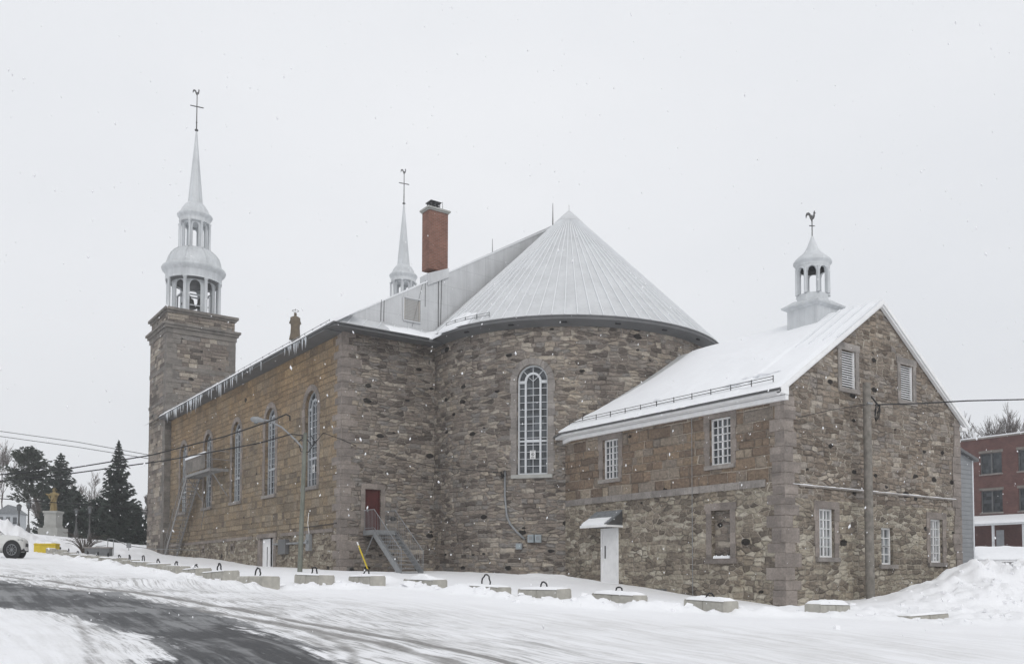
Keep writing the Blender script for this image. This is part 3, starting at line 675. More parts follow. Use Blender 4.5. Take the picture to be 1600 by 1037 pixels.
# quoins, base course, missing stones
m = MB(); quoins(m, 0, 0, -.6, ZE - .05, 1, 1, .36, .85, .42, .02); m.build('quoins', 'quoin', ch)
m = MB(); n = 26
for k in range(n):
    a = .75 + (YN - .9) * k / n; b = .75 + (YN - .9) * (k + 1) / n
    if a < 11 and b > 8:
        if m.v: m.build('base_course', 'quoin', ch); m = MB()
        continue
    ubox(m, PS, a + .005, b - .005, 1.98, 2.14, -.05 - .004 * (k % 2), .02)
m.build('base_course', 'quoin', ch)
for i, y in enumerate(WY): tall_window(PS, y, 1.6, 4.25, 8.95, ch, frame='greyframe', sur='quoin', sign=(i == 0))
tall_window(PD, UA, 1.44, 4.45, 9.4, ch, label='tall round headed apse window with a paper notice in its lowest pane', sign=True, sillm='pedestal')
for y in (21.05, 15.3):
    m = MB(); ubox(m, PS, y - .26, y + .26, 1.24, 1.38, -.04, .02); ubox(m, PS, y - .26, y + .26, 1.68, 1.84, -.04, .02)
    for s_ in (-1, 1): ubox(m, PS, *sorted((y + s_ * .2, y + s_ * .3)), 1.382, 1.678, -.035, .02)
    o = m.build('basement_vent', 'quoin', ch); m = MB(); ubox(m, PS, y - .2, y + .2, 1.38, 1.68, .15, .2); m.build('opening', 'dark', o)
# basement door in the side wall
m = MB()
for a, b in ((8.37, 8.5), (10.5, 10.63)): ubox(m, PS, a, b, -.3, 1.98, -.03, .28)
ubox(m, PS, 8.05, 10.95, 1.97, 2.2, -.06, .02); ubox(m, PS, 8.1, 8.36, -.3, 1.965, -.03, .02); ubox(m, PS, 10.64, 10.9, -.3, 1.965, -.03, .02)
d_ = m.build('basement_door', 'quoin', ch); d_['label'] = 'white basement door in the nave side wall'
m = MB(); ubox(m, PS, 9.35, 10.5, -.3, 1.93, .12, .17); l_ = m.build('leaf', 'white', d_)
m = MB(); ubox(m, PS, 9.72, 9.76, .3, 1.5, .10, .12); m.build('handle', 'black', l_)
m = MB(); ubox(m, PS, 8.5, 8.92, -.3, 1.93, .10, .17); m.build('side_leaf', 'white', d_)
m = MB(); ubox(m, PS, 8.93, 9.33, -.3, 1.93, .2, .24); m.build('opening', 'black', d_)
# red door
m = MB(); ubox(m, PE, 1.2, 1.26, 2.05, 3.95, .08, .2); ubox(m, PE, 1.92, 1.98, 2.05, 3.95, .08, .2); ubox(m, PE, 1.26, 1.92, 3.88, 3.95, .08, .2); ubox(m, PE, 1.26, 1.92, 2.05, 3.88, .12, .17)
d_ = m.build('door', 'reddoor', ch); d_['label'] = 'dark red door at the head of the metal stair'
m = MB(); ubox(m, PE, 1.34, 1.40, 2.9, 3.05, .09, .12); m.build('handle', 'steel', d_)
for a, b in ((2.45, 3.55),):
    for u0, u1 in ((1.34, 1.84),): m = MB(); ubox(m, PE, u0, u1, 3.2, 3.72, .105, .12); m.build('panel', 'reddoor', d_)
m = MB(); ubox(m, PE, 1.0, 2.2, 3.955, 4.2, -.03, .02); ubox(m, PE, .98, 1.196, 2.0, 3.95, -.028, .02); ubox(m, PE, 1.984, 2.2, 2.0, 3.95, -.028, .02); m.build('door_surround', 'quoin', ch)
# nave roof, overhanging eave
OH = .8; sl_ = .588; XO = -OH
def zr(x): return ZE + .52 + (x if x < AX else WN - x) * sl_
m = MB()
for x0, x1 in ((XO, AX), (WN - XO, AX)):
    m.face([(x0, -.02, zr(x0) + .0), (x0, YN + 4.9, zr(x0)), (AX, YN + 4.9, zr(AX)), (AX, -.02, zr(AX))])
m.build('nave_roof', 'roof', ch)
m = MB()   # soffit + fascia along the side wall
ze0 = zr(XO)
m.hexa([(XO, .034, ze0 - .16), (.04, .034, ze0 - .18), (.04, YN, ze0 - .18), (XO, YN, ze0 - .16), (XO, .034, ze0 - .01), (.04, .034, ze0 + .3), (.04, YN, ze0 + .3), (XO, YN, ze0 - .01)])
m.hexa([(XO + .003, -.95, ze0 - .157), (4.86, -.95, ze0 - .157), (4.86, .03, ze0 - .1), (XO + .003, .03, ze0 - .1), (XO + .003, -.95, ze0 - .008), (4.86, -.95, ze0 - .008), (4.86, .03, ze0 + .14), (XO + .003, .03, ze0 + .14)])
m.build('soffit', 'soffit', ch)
m = MB(); m.tube([(XO - .04, -.96, ze0 - .03), (XO - .04, YN, ze0 - .03)], .05, 6); m.tube([(XO - .04, -.99, ze0 - .03), (3.95, -.99, ze0 - .03)], .045, 6); m.build('gutter', 'soffit', ch)
# pent strip at the foot of the metal gable, then the gable itself
m = MB(); zp = ze0 + .0
m.face([(XO, -.95, zp), (4.12, -.95, zp), (4.9, -.03, zp + .62), (.35, -.03, zp + .62)])
m.face([(XO, -.95, zp), (.35, -.03, zp + .62), (.35, .02, zr(.35)), (XO, .02, zr(XO))]); m.build('pent_roof', 'roof', ch)
m = MB(); m.face([(XO, 0, zr(XO) - .1), (AX, 0, zr(XO) - .1), (WN - XO, 0, zr(XO) - .1), (WN - XO, 0, zr(XO)), (AX, 0, ZR + .15), (XO, 0, zr(XO))]); m.build('metal_gable', 'gable_metal', ch)
m = MB()
for sx in (0, 1):
    a = Vector((XO, .05, zr(XO) + .04)); b = Vector((AX, .05, zr(AX) + .04))
    if sx: a.x = WN - a.x; b.x = WN - b.x
    m.bar(a, b, .16, .07)
for k in range(7): x = -.2 + k * .72; m.bar((x, -.93, zp + .03), (min(x + .55, 4.7) + .12, -.04, zp + .62), .03, .05)
m.build('gable_coping', 'seam', ch)
m = MB(); rd = random.Random(3)

for a_, b_3, w_3 in (((5.1, -.02, 11.9), (5.16, -.02, 14.6), .025), ((4.98, -.02, 11.9), (4.98, -.02, 14.6), .03), ((3.55, -.02, 11.9), (4.1, -.02, 14.1), .012), ((1.9, -.02, 11.9), (1.92, -.02, 12.9), .025), ((2.05, -.02, 11.9), (2.07, -.02, 12.9), .02), ((4.25, -.02, 13.0), (4.25, -.02, 14.3), .018)):
    m = MB(); m.bar(a_, b_3, w_3); m.build('standing_seam', 'soffit', ch)

L_ = louver(lambda u, v, d: Vector((u, d - .09, v)), 3.1, 3.95, 12.2, 13.2, ch, 14, sur=0, fr='louvre_tan')
m = MB(); m.bar((3.06, -.06, 12.16), (3.06, -.06, 13.24), .05); m.bar((3.99, -.06, 12.16), (3.99, -.06, 13.24), .05); m.bar((3.06, -.06, 12.14), (3.99, -.06, 12.14), .05); m.bar((3.06, -.06, 13.26), (3.99, -.06, 13.26), .05); m.build('frame', 'roof', L_)
# snow lying on the eaves, snow guards
def snow_strip(pts, up, w0, w1, h, name, parent, seed=0, nseg=None, mat='snow_roof'):
    """snow roll along a polyline of eave points; up = function giving inward-upslope unit vector"""
    m = MB(); rd = random.Random(seed); rows = []
    P_ = []
    for a, b in zip(pts, pts[1:]):
        a = Vector(a); b = Vector(b); k = max(1, int((b - a).length / .25))
        P_ += [(a + (b - a) * j / k) for j in range(k)]
    P_.append(Vector(pts[-1]))
    for i, p in enumerate(P_):
        n_ = noise.fractal((i * .11, seed, 0), 1, 2, 3); n2 = noise.fractal((i * .3, seed + 9, 0), 1, 2, 2); u = up(p).normalized()
        hh = h * (1 + .45 * n_); b = p - u * (.05 + .06 * n2)
        rows.append([b + Vector((0, 0, -.03)), b + Vector((0, 0, .55 * hh)), b + u * .12 + Vector((0, 0, hh)), b + u * (w0 * .6) + Vector((0, 0, hh * .9)), b + u * (w1 * (1 + .3 * n2)) + Vector((0, 0, .01))])
    for r0, r1 in zip(rows, rows[1:]):
        for k in range(4): m.face([r0[k], r1[k], r1[k + 1], r0[k + 1]], sm=True)
    m.face(rows[0]); m.face(rows[-1][::-1])
    return m.build(name, mat, parent)
upN = Vector((1, 0, sl_)).normalized()
snow_strip([(XO, -.9, ze0), (XO, YN - .1, ze0)], lambda p: upN, .5, 1.5, .13, 'eave_snow', ch, 3)
snow_strip([(1.9, -.93, zp), (4.1, -.93, zp), (4.25, -1.6, zp + .12)], lambda p: Vector((.1, 1, .66)) if p.y > -1 else Vector((1, .2, .75)), .5, 1.0, .1, 'valley_snow', ch, 5)
def guard(pts, up, parent, post=.9, h=.26, mat='steel', off=.45):
    m = MB(); Q = [Vector(p) + up(Vector(p)).normalized() * off for p in pts]
    for a, b in zip(Q, Q[1:]):
        k = max(1, round((b - a).length / post))
        for j in range(k + 1):
            p = a + (b - a) * j / k; m.bar(p, p + Vector((0, 0, h + .03)), .025)
    for z in (h * .5, h): m.tube([q + Vector((0, 0, z)) for q in Q], .014, 5)
    return m.build('snow_guard', mat, parent)
guard([(XO, .2, ze0), (XO, 9, ze0), (XO, 18, ze0), (XO, YN - .4, ze0)], lambda p: upN, ch, 1.0, .22, off=.3)
# cone
ZC = 11.42; ZA = 19.3
path = [Vector((AX - RE, .0, ZC)), Vector((AX - RE, -.6, ZC))] + [Vector((AX + RE * math.cos(a), AY + RE * math.sin(a), ZC)) for a in [math.pi + math.pi * k / 72 for k in range(73)]] + [Vector((AX + RE, 0, ZC))]
apx = Vector((AX, AY, ZA)); m = MB()
NR = 8
for a, b in zip(path, path[1:]):
    for k in range(NR):
        f0, f1 = k / NR, (k + 1) / NR
        # slight bell-cast at the foot
        g = lambda p, f: p + (apx - p) * f + Vector((0, 0, -.22 * math.sin(math.pi * min(1, f * 1.0)) * 0))
        m.face([g(a, f0), g(b, f0), g(b, f1), g(a, f1)] if k < NR - 1 else [g(a, f0), g(b, f0), apx])
m.build('cone_roof', 'roof', ch)
m = MB(); NS = 46
for k in range(NS):
    a = math.pi * (.97 + 1.06 * (k + .5) / NS); p = Vector((AX + RE * math.cos(a), AY + RE * math.sin(a), ZC + .02)); q_ = p + (apx - p) * (.93 if k % 2 == 0 else .93)
    m.bar(p, q_, .035, .09)
m.build('roof_seams', 'seam', ch)
m = MB(); m.lathe([(.80, ZA - .72), (.74, ZA - .66), (.40, ZA - .30), (.0, ZA + .08)], (AX, AY, 0), 28); m.tube([apx, apx + Vector((0, 0, .35))], .02, 5); m.build('roof_cap', 'roof', ch)
m = MB(); m.tube([(AX - .1, .1, ZR), (AX - .1, .1, ZR + 1.3)], [.035, .012], 6); m.build('lightning_rod', 'copper', ch); m = MB(); m.tube([(8.2, .1, zr(8.2)), (8.2, .1, zr(8.2) + .8)], [.02, .01], 5); m.build('lightning_rod', 'copper', ch)
inner = [Vector((AX - RW, .0, 0)), Vector((AX - RW, -.6, 0))] + [Vector((AX + (RW - .02) * math.cos(a), AY + (RW - .02) * math.sin(a), 0)) for a in [math.pi + math.pi * k / 72 for k in range(73)]] + [Vector((AX + RW, 0, 0))]
m = MB()
for i in range(len(path) - 1):
    a, b, c, d = path[i], path[i + 1], inner[i + 1], inner[i]
    L = lambda p, z: Vector((p.x, p.y, z))
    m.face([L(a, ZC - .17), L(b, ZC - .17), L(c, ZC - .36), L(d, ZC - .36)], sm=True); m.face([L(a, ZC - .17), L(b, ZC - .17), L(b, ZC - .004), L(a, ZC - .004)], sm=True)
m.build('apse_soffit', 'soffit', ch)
m = MB(); m.tube([p + Vector((0, 0, -.02)) for p in path[1:-1]], .04, 6); m.build('apse_gutter', 'soffit', ch)
for k in range(9):
    m = MB(); a = math.pi * (1.08 + .1 * k); r_ = (RE + RW) / 2 + .05; p = Vector((AX + r_ * math.cos(a), AY + r_ * math.sin(a), ZC - .26)); t_ = Vector((-math.sin(a), math.cos(a), 0))
    m.bar(p - t_ * .12, p + t_ * .12, .09, .06); m.build('soffit_vent', 'black', ch)
arcp = lambda a0, a1, n, r, z: [(AX + r * math.cos(a0 + (a1 - a0) * k / n), AY + r * math.sin(a0 + (a1 - a0) * k / n), z) for k in range(n + 1)]
slC = (ZA - ZC) / RE; upC = lambda p: (apx - p)
guard(arcp(R(183), R(204), 4, RE, ZC), upC, ch, .8, .2, off=.35)
snow_strip(arcp(R(181), R(196), 5, RE, ZC), upC, .7, 1.3, .09, 'eave_snow', ch, 9)
# icicles hanging from the long eave
rd = random.Random(11)
for k in range(88):
    y = rd.choice([rd.uniform(1.5, 5), rd.uniform(8, 27.5), rd.uniform(14, 27.5), rd.uniform(19, 28)]); l = rd.uniform(.12, .5) * (1.7 if y > 12 else 1.2) * (.6 + .6 * rd.random())
    m = MB(); m.tube([(XO - .06, y, ze0 - .02), (XO - .06, y + .01, ze0 - .02 - l * .5), (XO - .06, y, ze0 - .02 - l)], [.034, .02, .004], 5); m.build('icicle', 'ice', ch)
# chimney
cx0, cx1 = ony(670, 440, -.04).x, ony(699.5, 440, -.04).x; CT = 17.86
m = MB(); m.box(cx0, cx1, -.04, .66, zr(cx1) + .05, CT); c_ = m.build('chimney', 'brick', ch)
m = MB(); zl = lambda x: zr(x)
m.hexa([(cx0 - .05, -.07, zl(cx0) - .2), (cx1 + .05, -.07, zl(cx1) - .2), (cx1 + .05, .77, zl(cx1) - .2), (cx0 - .05, .77, zl(cx0) - .2), (cx0 - .05, -.07, zl(cx0) + .40), (cx1 + .05, -.07, zl(cx1) + .26), (cx1 + .05, .77, zl(cx1) + .26), (cx0 - .05, .77, zl(cx0) + .40)]); m.build('flashing', 'gable_metal', c_)
m = MB(); m.box(cx0 - .05, cx1 + .05, -.09, .71, CT, CT + .06); m.box(cx0 - .10, cx1 + .10, -.14, .76, CT + .062, CT + .15); m.build('cap', 'pedestal', c_)
m = MB(); cb_ = CT + .15; fx = (cx0 + cx1) / 2 - .1
for x in (fx - .24, fx, fx + .24):
    for y in (.1, .5): m.bar((x, y, cb_), (x, y, cb_ + .34), .03)
for z in (.1, .2, .3): m.box(fx - .24, fx + .24, .08, .52, cb_ + z - .02, cb_ + z)
m.box(fx - .3, fx + .3, .02, .58, cb_ + .34, cb_ + .38); m.tube([(cx1 - .12, .3, cb_), (cx1 - .12, .3, cb_ + .55)], .012, 5); m.build('flue', 'copper', c_)
# ------------------------------------------------------------------ bell towers
def rooster(m, p, s, ax):
    """flat weather cock cut from sheet metal, 2 cm thick"""
    pr = [(.0, -.42), (.05, -.42), (.06, -.16), (.22, -.02), (.30, .22), (.28, .46), (.40, .50), (.30, .60), (.30, .78), (.20, .74), (.16, .60), (.14, .34), (.04, .22), (-.08, .26), (-.16, .46), (-.34, .60), (-.56, .52), (-.64, .26), (-.60, -.04), (-.50, .22), (-.40, .34), (-.28, .26), (-.22, .04), (-.12, -.14)]
    m.prism([(a * s, b * s) for a, b in pr], Vector(p) - Vector(ax).cross(Vector((0, 0, 1))) * .015, ax, (0, 0, 1), Vector(ax).cross(Vector((0, 0, 1))) * .03)
def lantern(root, c, r, z0, z1, ncol, arch, mat='steeple', wallr=.78, nm='lantern'):
    """ring of columns around an arcade"""
    Pc = lambda u, v, d: Vector((c[0] + (r * wallr - d) * math.cos(u), c[1] + (r * wallr - d) * math.sin(u), v))
    seg = 2 * math.pi / ncol; m = MB(); rr = r * wallr
    for k in range(ncol):
        a = k * seg + .2; w_ = seg * arch; uc = a + seg / 2; ri = w_ / 2; zs = z1 - ri * rr - .12
        N = 10; 
        for (ua, ub) in ((a, uc - ri), (uc + ri, a + seg)): ubox(m, Pc, ua, ub, z0, z1, 0, .12)
        for j in range(N):
            ta = -1 + 2 * j / N; tb = -1 + 2 * (j + 1) / N; ua = uc + ri * ta; ub = uc + ri * tb
            za = zs + ri * rr * math.sqrt(max(0, 1 - ta * ta)); zb = zs + ri * rr * math.sqrt(max(0, 1 - tb * tb))
            m.hexa([Pc(ua, za, 0), Pc(ub, zb, 0), Pc(ub, zb, .12), Pc(ua, za, .12), Pc(ua, z1, 0), Pc(ub, z1, 0), Pc(ub, z1, .12), Pc(ua, z1, .12)])
    o = m.build(nm, mat, root)
    return o
def columns(par, c, r, z0, z1, ncol, rad, mat='steeple'):
    seg = 2 * math.pi / ncol
    for k in range(ncol):
        a = k * seg + .2; p = (c[0] + r * math.cos(a), c[1] + r * math.sin(a), 0)
        m = MB(); m.lathe([(rad * 1.35, z0), (rad * 1.35, z0 + .08), (rad, z0 + .12), (rad * .9, z1 - .12), (rad * 1.35, z1 - .07), (rad * 1.35, z1)], p, 10); m.build('column', mat, par)
def bell_tower(c, full=True, dz=0, label=None, la='left'):
    """steeple above the masonry: belfry, dome, lantern, flared roof, spire, cross and cock"""
    m = MB(); x0, x1, y0, y1 = c[0] - 2.42, c[0] + 2.42, c[1] - 2.42, c[1] + 2.42
    P1 = lambda u, v, d: Vector((u, y0 + d, v)); P2 = lambda u, v, d: Vector((x0 + d, u, v)); P3 = lambda u, v, d: Vector((u, y1 - d, v)); P4 = lambda u, v, d: Vector((x1 - d, u, v))
    for P_, a, b in ((P1, x0, x1), (P2, y0, y1), (P3, x0, x1), (P4, y0, y1)): wall(m, P_, a, b, -1.5 if full else 9, 18.0 + dz, [])
    tw = m.build('bell_tower', 'tower', ch)
    if label: tw['label'] = label
    m = MB()
    if full:
        quoins(m, x0, y0, 0, 17.9 + dz, 1, 1, .42, .9, .6, .02)
        quoins(m, x1, y0, 11, 17.9 + dz, -1, 1, .42, .7, .45, .02)
    m.box(x0 - .03, x1 + .03, y0 - .03, y1 + .03, 14.75 + dz, 15.05 + dz); m.box(x0 - .05, x1 + .05, y0 - .05, y1 + .05, 12.4 + dz, 12.62 + dz)
    m.box(x0 - .08, x1 + .08, y0 - .08, y1 + .08, 17.4 + dz, 17.75 + dz); m.box(x0 - .2, x1 + .2, y0 - .2, y1 + .2, 17.752 + dz, 17.95 + dz); m.box(x0 - .32, x1 + .32, y0 - .32, y1 + .32, 17.952 + dz, 18.12 + dz)
    m.build('cornice', 'trim_dark', tw)
    m = MB(); m.box(x0 + .05, x1 - .05, y0 + .05, y1 - .05, 18.12 + dz, 19.22 + dz); m.build('plinth', 'tower', tw)
    m = MB(); m.box(x0 - .05, x1 + .05, y0 - .05, y1 + .05, 18.9 + dz, 19.05 + dz); m.box(x0 - .18, x1 + .18, y0 - .18, y1 + .18, 19.052 + dz, 19.24 + dz); m.build('plinth_cornice', 'trim_dark', tw)
    z = 19.24 + dz; cc_ = (c[0], c[1], 0)
    be = lantern(tw, c, 1.98, z, z + 2.77, 8, .66, nm='belfry'); columns(tw, c, 1.9, z, z + 2.77, 8, .13)
    m = MB(); m.lathe([(0, z + .01), (1.8, z + .01), (1.8, z + .05), (0, z + .05)], cc_, 20); m.build('belfry_floor', 'soffit', tw); m = MB(); m.lathe([(.0, z + 2.68), (1.9, z + 2.68), (1.9, z + 2.7), (.0, z + 2.7)], cc_, 20); m.build('belfry_ceiling', 'soffit', tw)
    b = MB()
    for q, s in (((-.5, -.3), 1), ((.55, .1), .85), ((0, .6), .8)): b.lathe([(.46 * s, z + 1.0), (.42 * s, z + 1.08), (.28 * s, z + 1.35), (.22 * s, z + 1.65), (.1 * s, z + 1.75), (0, z + 1.77)], (c[0] + q[0], c[1] + q[1], 0), 14)
    b.build('bells', 'bell', tw)
    b = MB()
    for s in (-1, 1):
        for y in (-.8, .8): b.bar((c[0] + s * .95, c[1] + y, z), (c[0] + s * .95, c[1] + y, z + 1.85), .1)
        b.bar((c[0] + s * .95, c[1] - .85, z + 1.8), (c[0] + s * .95, c[1] + .85, z + 1.8), .1)
    b.bar((c[0] - 1, c[1] - .3, z + 1.85), (c[0] + 1, c[1] - .3, z + 1.85), .1); b.bar((c[0] - 1, c[1] + .5, z + 1.85), (c[0] + 1, c[1] + .5, z + 1.85), .1); b.bar((c[0] - 1, c[1] - .8, z + .9), (c[0] + 1, c[1] - .8, z + .9), .08)
    b.build('bell_frame', 'winframe', tw)
    m = MB(); zz = z + 2.77
    m.lathe([(1.98, zz), (2.0, zz + .1), (2.0, zz + .55), (2.04, zz + .6), (2.24, zz + .8), (2.29, zz + .94), (2.24, zz + 1.04), (2.02, zz + 1.12), (1.96, zz + 1.4), (1.82, zz + 1.85), (1.55, zz + 2.2), (1.25, zz + 2.42), (1.2, zz + 2.5), (0, zz + 2.5)], cc_, 48)
    m.build('dome', 'steeple', tw)
    for k in range(8):
        m = MB(); a = k * math.pi / 4 + .2; pr = [(2.0, 1.14), (1.98, 1.42), (1.83, 1.88), (1.56, 2.22), (1.26, 2.45)]
        m.tube([(c[0] + r_ * math.cos(a), c[1] + r_ * math.sin(a), zz + h_) for r_, h_ in pr], .04, 6); m.build('dome_rib', 'steeple', tw)
    zl_ = zz + 2.5
    lantern(tw, c, 1.17, zl_, zl_ + 2.05, 8, .6); columns(tw, c, 1.12, zl_, zl_ + 2.05, 8, .085)
    m = MB(); z2 = zl_ + 2.05
    m.lathe([(1.1, z2), (1.11, z2 + .32), (1.14, z2 + .36), (1.25, z2 + .53), (1.27, z2 + .6), (1.2, z2 + .7), (1.06, z2 + .8), (.94, z2 + 1.1), (.75, z2 + 1.4), (.58, z2 + 1.58), (.54, z2 + 1.6)], cc_, 36); m.build('lantern_roof', 'steeple', tw)
    m = MB(); zs = z2 + 1.55; zt = 33.85 + dz
    m.lathe([(.57, zs), (.3, zs + (zt - zs) * .52), (.05, zt)], cc_, 8, sm=False, a0=.2); sp = m.build('spire', 'steeple', tw)
    m = MB(); m.lathe([(0, zt - .12), (.13, zt - .03), (.13, zt + .05), (0, zt + .14)], cc_, 12)
    ax = Vector((.98, -.2, 0)).normalized(); p = Vector((c[0], c[1], zt))
    m.tube([p, p + Vector((0, 0, 2.75))], [.045, .03], 6)
    m.bar(p + Vector((0, 0, 1.85)) - ax * .42, p + Vector((0, 0, 1.85)) + ax * .42, .06)
    for s in (-1, 1): m.lathe([(0, -.05), (.06, 0), (0, .05)], p + Vector((0, 0, 1.85)) + ax * s * .44, 8)
    m.lathe([(0, .5), (.07, .6), (0, .7)], p, 8)
    rooster(m, p + Vector((0, 0, 2.85)), .5, ax)
    m.build('cross', 'copper', tw)
bell_tower((2.02, 31.95), label='near bell tower with stone shaft, open belfry and slender spire')
bell_tower((20.75, 34.1), dz=-.2, label='far bell tower whose spire rises behind the metal gable')
# ------------------------------------------------------------------ annex (sacristy)
SX0, SX1, SY = 7.4, 18.6, -19.05; SXM = 13.0; SZE, SZR = 6.42, 10.08
sa = thing('annex', 'two storey stone annex with snowy gable roof and small cupola joined to the round apse', 'church annex', (SX0, SY, -1))
PA = lambda u, v, d: Vector((SX0 + d + max(0, 8.4 - u) * .08, -u, v))            # side wall, u = -y
PG = lambda u, v, d: Vector((u, SY + d, v))              # gable wall
m = MB(); wall(m, PA, 6.3, 19.05, -2.5, SZE, brk=[8.4], ops= [(9.62, 10.62, 3.95, 5.62, False), (15.66, 16.7, 3.95, 5.67, False), (15.72, 16.64, .58, 2.32, False), (9.5, 10.62, -1.2, 1.92, False)])
m.build('side_wall', 'sac_side', sa)
gops = [(9.2, 10.1, .6, 2.3, False), (12.95, 13.7, .38, 1.75, False), (16.28, 17.2, .48, 2.2, False), (10.62, 11.48, 6.7, 8.08, False), (14.37, 15.24, 6.7, 8.08, False)]
gz = lambda u: 10.13 - abs(u - SXM) * .674
m = MB(); wall(m, PG, SX0, SX1, -2.5, 11, gops, vtop=gz, brk=[SXM]); m.build('gable_wall', 'sac_gable', sa)
m = MB(); wall(m, lambda u, v, d: Vector((SX1 - d, u, v)), SY, -4, -2.5, SZE, []); m.build('far_side_wall', 'sac_gable', sa)
m = MB(); quoins(m, SX0, SY, -1.4, SZE - .4, 1, 1, .42, .5, .7, .014); m.build('quoins', 'quoin', sa); m = MB(); quoins(m, SX1, SY, -1.4, SZE - .25, -1, 1, .38, .55, .5, .03); m.build('quoins', 'quoin', sa)
m = MB()
for k in range(19):
    a = 6.96 + (.48 * k if k < 3 else 1.44 + 9.85 * (k - 3) / 16); b = 6.96 + (.48 * (k + 1) if k < 3 else 1.44 + 9.85 * (k - 2) / 16); ubox(m, PA, a + .006, b - .006, 3.0, 3.26, -.045 - .004 * (k % 2), .02)
m.build('string_course', 'trim', sa)
m = MB()
for k in range(14):
    a = SX0 + .75 + 9.9 * k / 14; b = SX0 + .75 + 9.9 * (k + 1) / 14; ubox(m, PG, a, b - .004, 3.0, 3.06, -.05 - .006 * (k % 2), .02)
sc_ = m.build('gable_string', 'trim', sa)
m = MB(); 
for k in range(40):
    a = SX0 + .4 + 10.4 * k / 40; b = a + .262; 
    hh = .012 + .018 * random.random(); q = [PG(a, 3.06, -.05), PG(b, 3.06, -.05), PG(b, 3.06, .0), PG(a, 3.06, .0)]
    m.hexa(q + [p + Vector((0, .01, hh)) for p in q])
m.build('ledge_snow', 'snow_roof', sc_)
rect_window(PA, 9.62, 10.62, 3.95, 5.62, sa, 2, 6, 'upper side window nearer the round apse', glass='glass')
rect_window(PA, 15.66, 16.7, 3.95, 5.67, sa, 2, 6, 'upper side window nearer the gable corner', glass='glass')
rect_window(PG, 9.2, 10.1, .6, 2.3, sa, 2, 5, 'ground floor gable window nearest the quoined corner')
rect_window(PG, 12.95, 13.7, .38, 1.75, sa, 1, 4, 'small sash window beside the utility pole', sur=0, casement=False)
rect_window(PG, 16.28, 17.2, .48, 2.2, sa, 2, 5, 'ground floor gable window beside the snow pile')
louver(PG, 10.62, 11.48, 6.7, 8.08, sa); louver(PG, 14.37, 15.24, 6.7, 8.08, sa)
# blocked window
m = MB(); q = [(15.72, .58), (16.64, .58), (16.64, 2.32), (15.72, 2.32)]; m.face([PA(*p, .2) for p in q], q); n_ = m.build('blocked_window', 'drum', sa)
m = MB()
for a, b in ((15.48, 15.724), (16.636, 16.88)): ubox(m, PA, a, b, .58, 2.32, -.025, .02)
ubox(m, PA, 15.42, 16.94, 2.316, 2.58, -.03, .02); ubox(m, PA, 15.42, 16.94, .40, .584, -.05, .02); m.build('surround', 'quoin', n_)
m = MB(); q = MB()
for k in range(9): x = 15.8 + .09 * k; m.lathe([(.07, .58), (.06, .66), (.0, .70 + .02 * math.sin(k * 2))], PA(x, 0, .08), 8)
m.build('ledge_snow', 'snow_roof', n_)
# side door and hood
m = MB(); ubox(m, PA, 9.5, 9.6, -1.2, 1.92, -.02, .2); ubox(m, PA, 10.52, 10.62, -1.2, 1.92, -.02, .2); ubox(m, PA, 9.6, 10.52, 1.82, 1.92, -.02, .2)
d_ = m.build('door', 'white', sa); d_['label'] = 'white side door under the shingled hood'
m = MB(); ubox(m, PA, 9.6, 10.52, -1.2, 1.82, .02, .08); l_ = m.build('leaf', 'white', d_)
m = MB(); ubox(m, PA, 9.74, 9.78, .68, 1.2, -.01, .02); m.build('handle', 'black', l_)
m = MB()
for z in (-.05, .8, 1.5): ubox(m, PA, 10.49, 10.52, z, z + .12, .0, .02)
m.build('hinges', 'steel', l_)
m = MB(); y0_, y1_ = -9.25, -10.85; xw = SX0; xf = SX0 - .85; zb = 1.95; zt_ = 2.62
m.hexa([(xf, y1_, zb), (xw, y1_, zb), (xw, y0_, zb), (xf, y0_, zb), (xf, y1_, zb + .08), (xw, y1_, zt_), (xw, y0_, zt_), (xf, y0_, zb + .08)]); hd = m.build('door_hood', 'shingle', sa)
m = MB(); m.prism([(xf + .08, zb + .09), (xw, zb + .09), (xw, zt_ - .04)], (0, y1_ - .015, 0), (1, 0, 0), (0, 0, 1), (0, .01, 0)); m.build('open_side_shade', 'copper', hd)  # dark triangle paints in the shade of the hood's open side
m = MB(); m.box(xf - .05, xf + .0, y1_ - .04, y0_ + .04, zb - .03, zb + .07); m.box(xf, xw, y1_ - .04, y1_ - .003, zb - .03, zb + .05); m.build('fascia', 'white', hd)
m = MB()
for k in range(6):
    f0 = k / 6; x = xf + .85 * f0; z = zb + .085 + (zt_ - zb - .08) * f0; m.hexa([(x - .03, y1_ - .03, z), (x + .15, y1_ - .03, z + .10), (x + .15, y0_ + .03, z + .10), (x - .03, y0_ + .03, z), (x - .03, y1_ - .03, z + .03), (x + .15, y1_ - .03, z + .125), (x + .15, y0_ + .03, z + .125), (x - .03, y0_ + .03, z + .03)])
m.build('shingles', 'shingle', hd)
snow_strip([(xf + .0, y1_ + .1, zb + .12), (xf + .0, y0_ - .05, zb + .12)], lambda p: Vector((.85, 0, .59)), .2, .5, .06, 'hood_snow', hd, 2)
m = MB(); ubox(m, PA, 12.6, 13.4, -.95, -.55, -.01, .01); 
for k in range(5): ubox(m, PA, 12.65, 13.35, -.93 + k * .075, -.90 + k * .075, -.02, -.01)
m.build('vent_grille', 'soffit', sa)
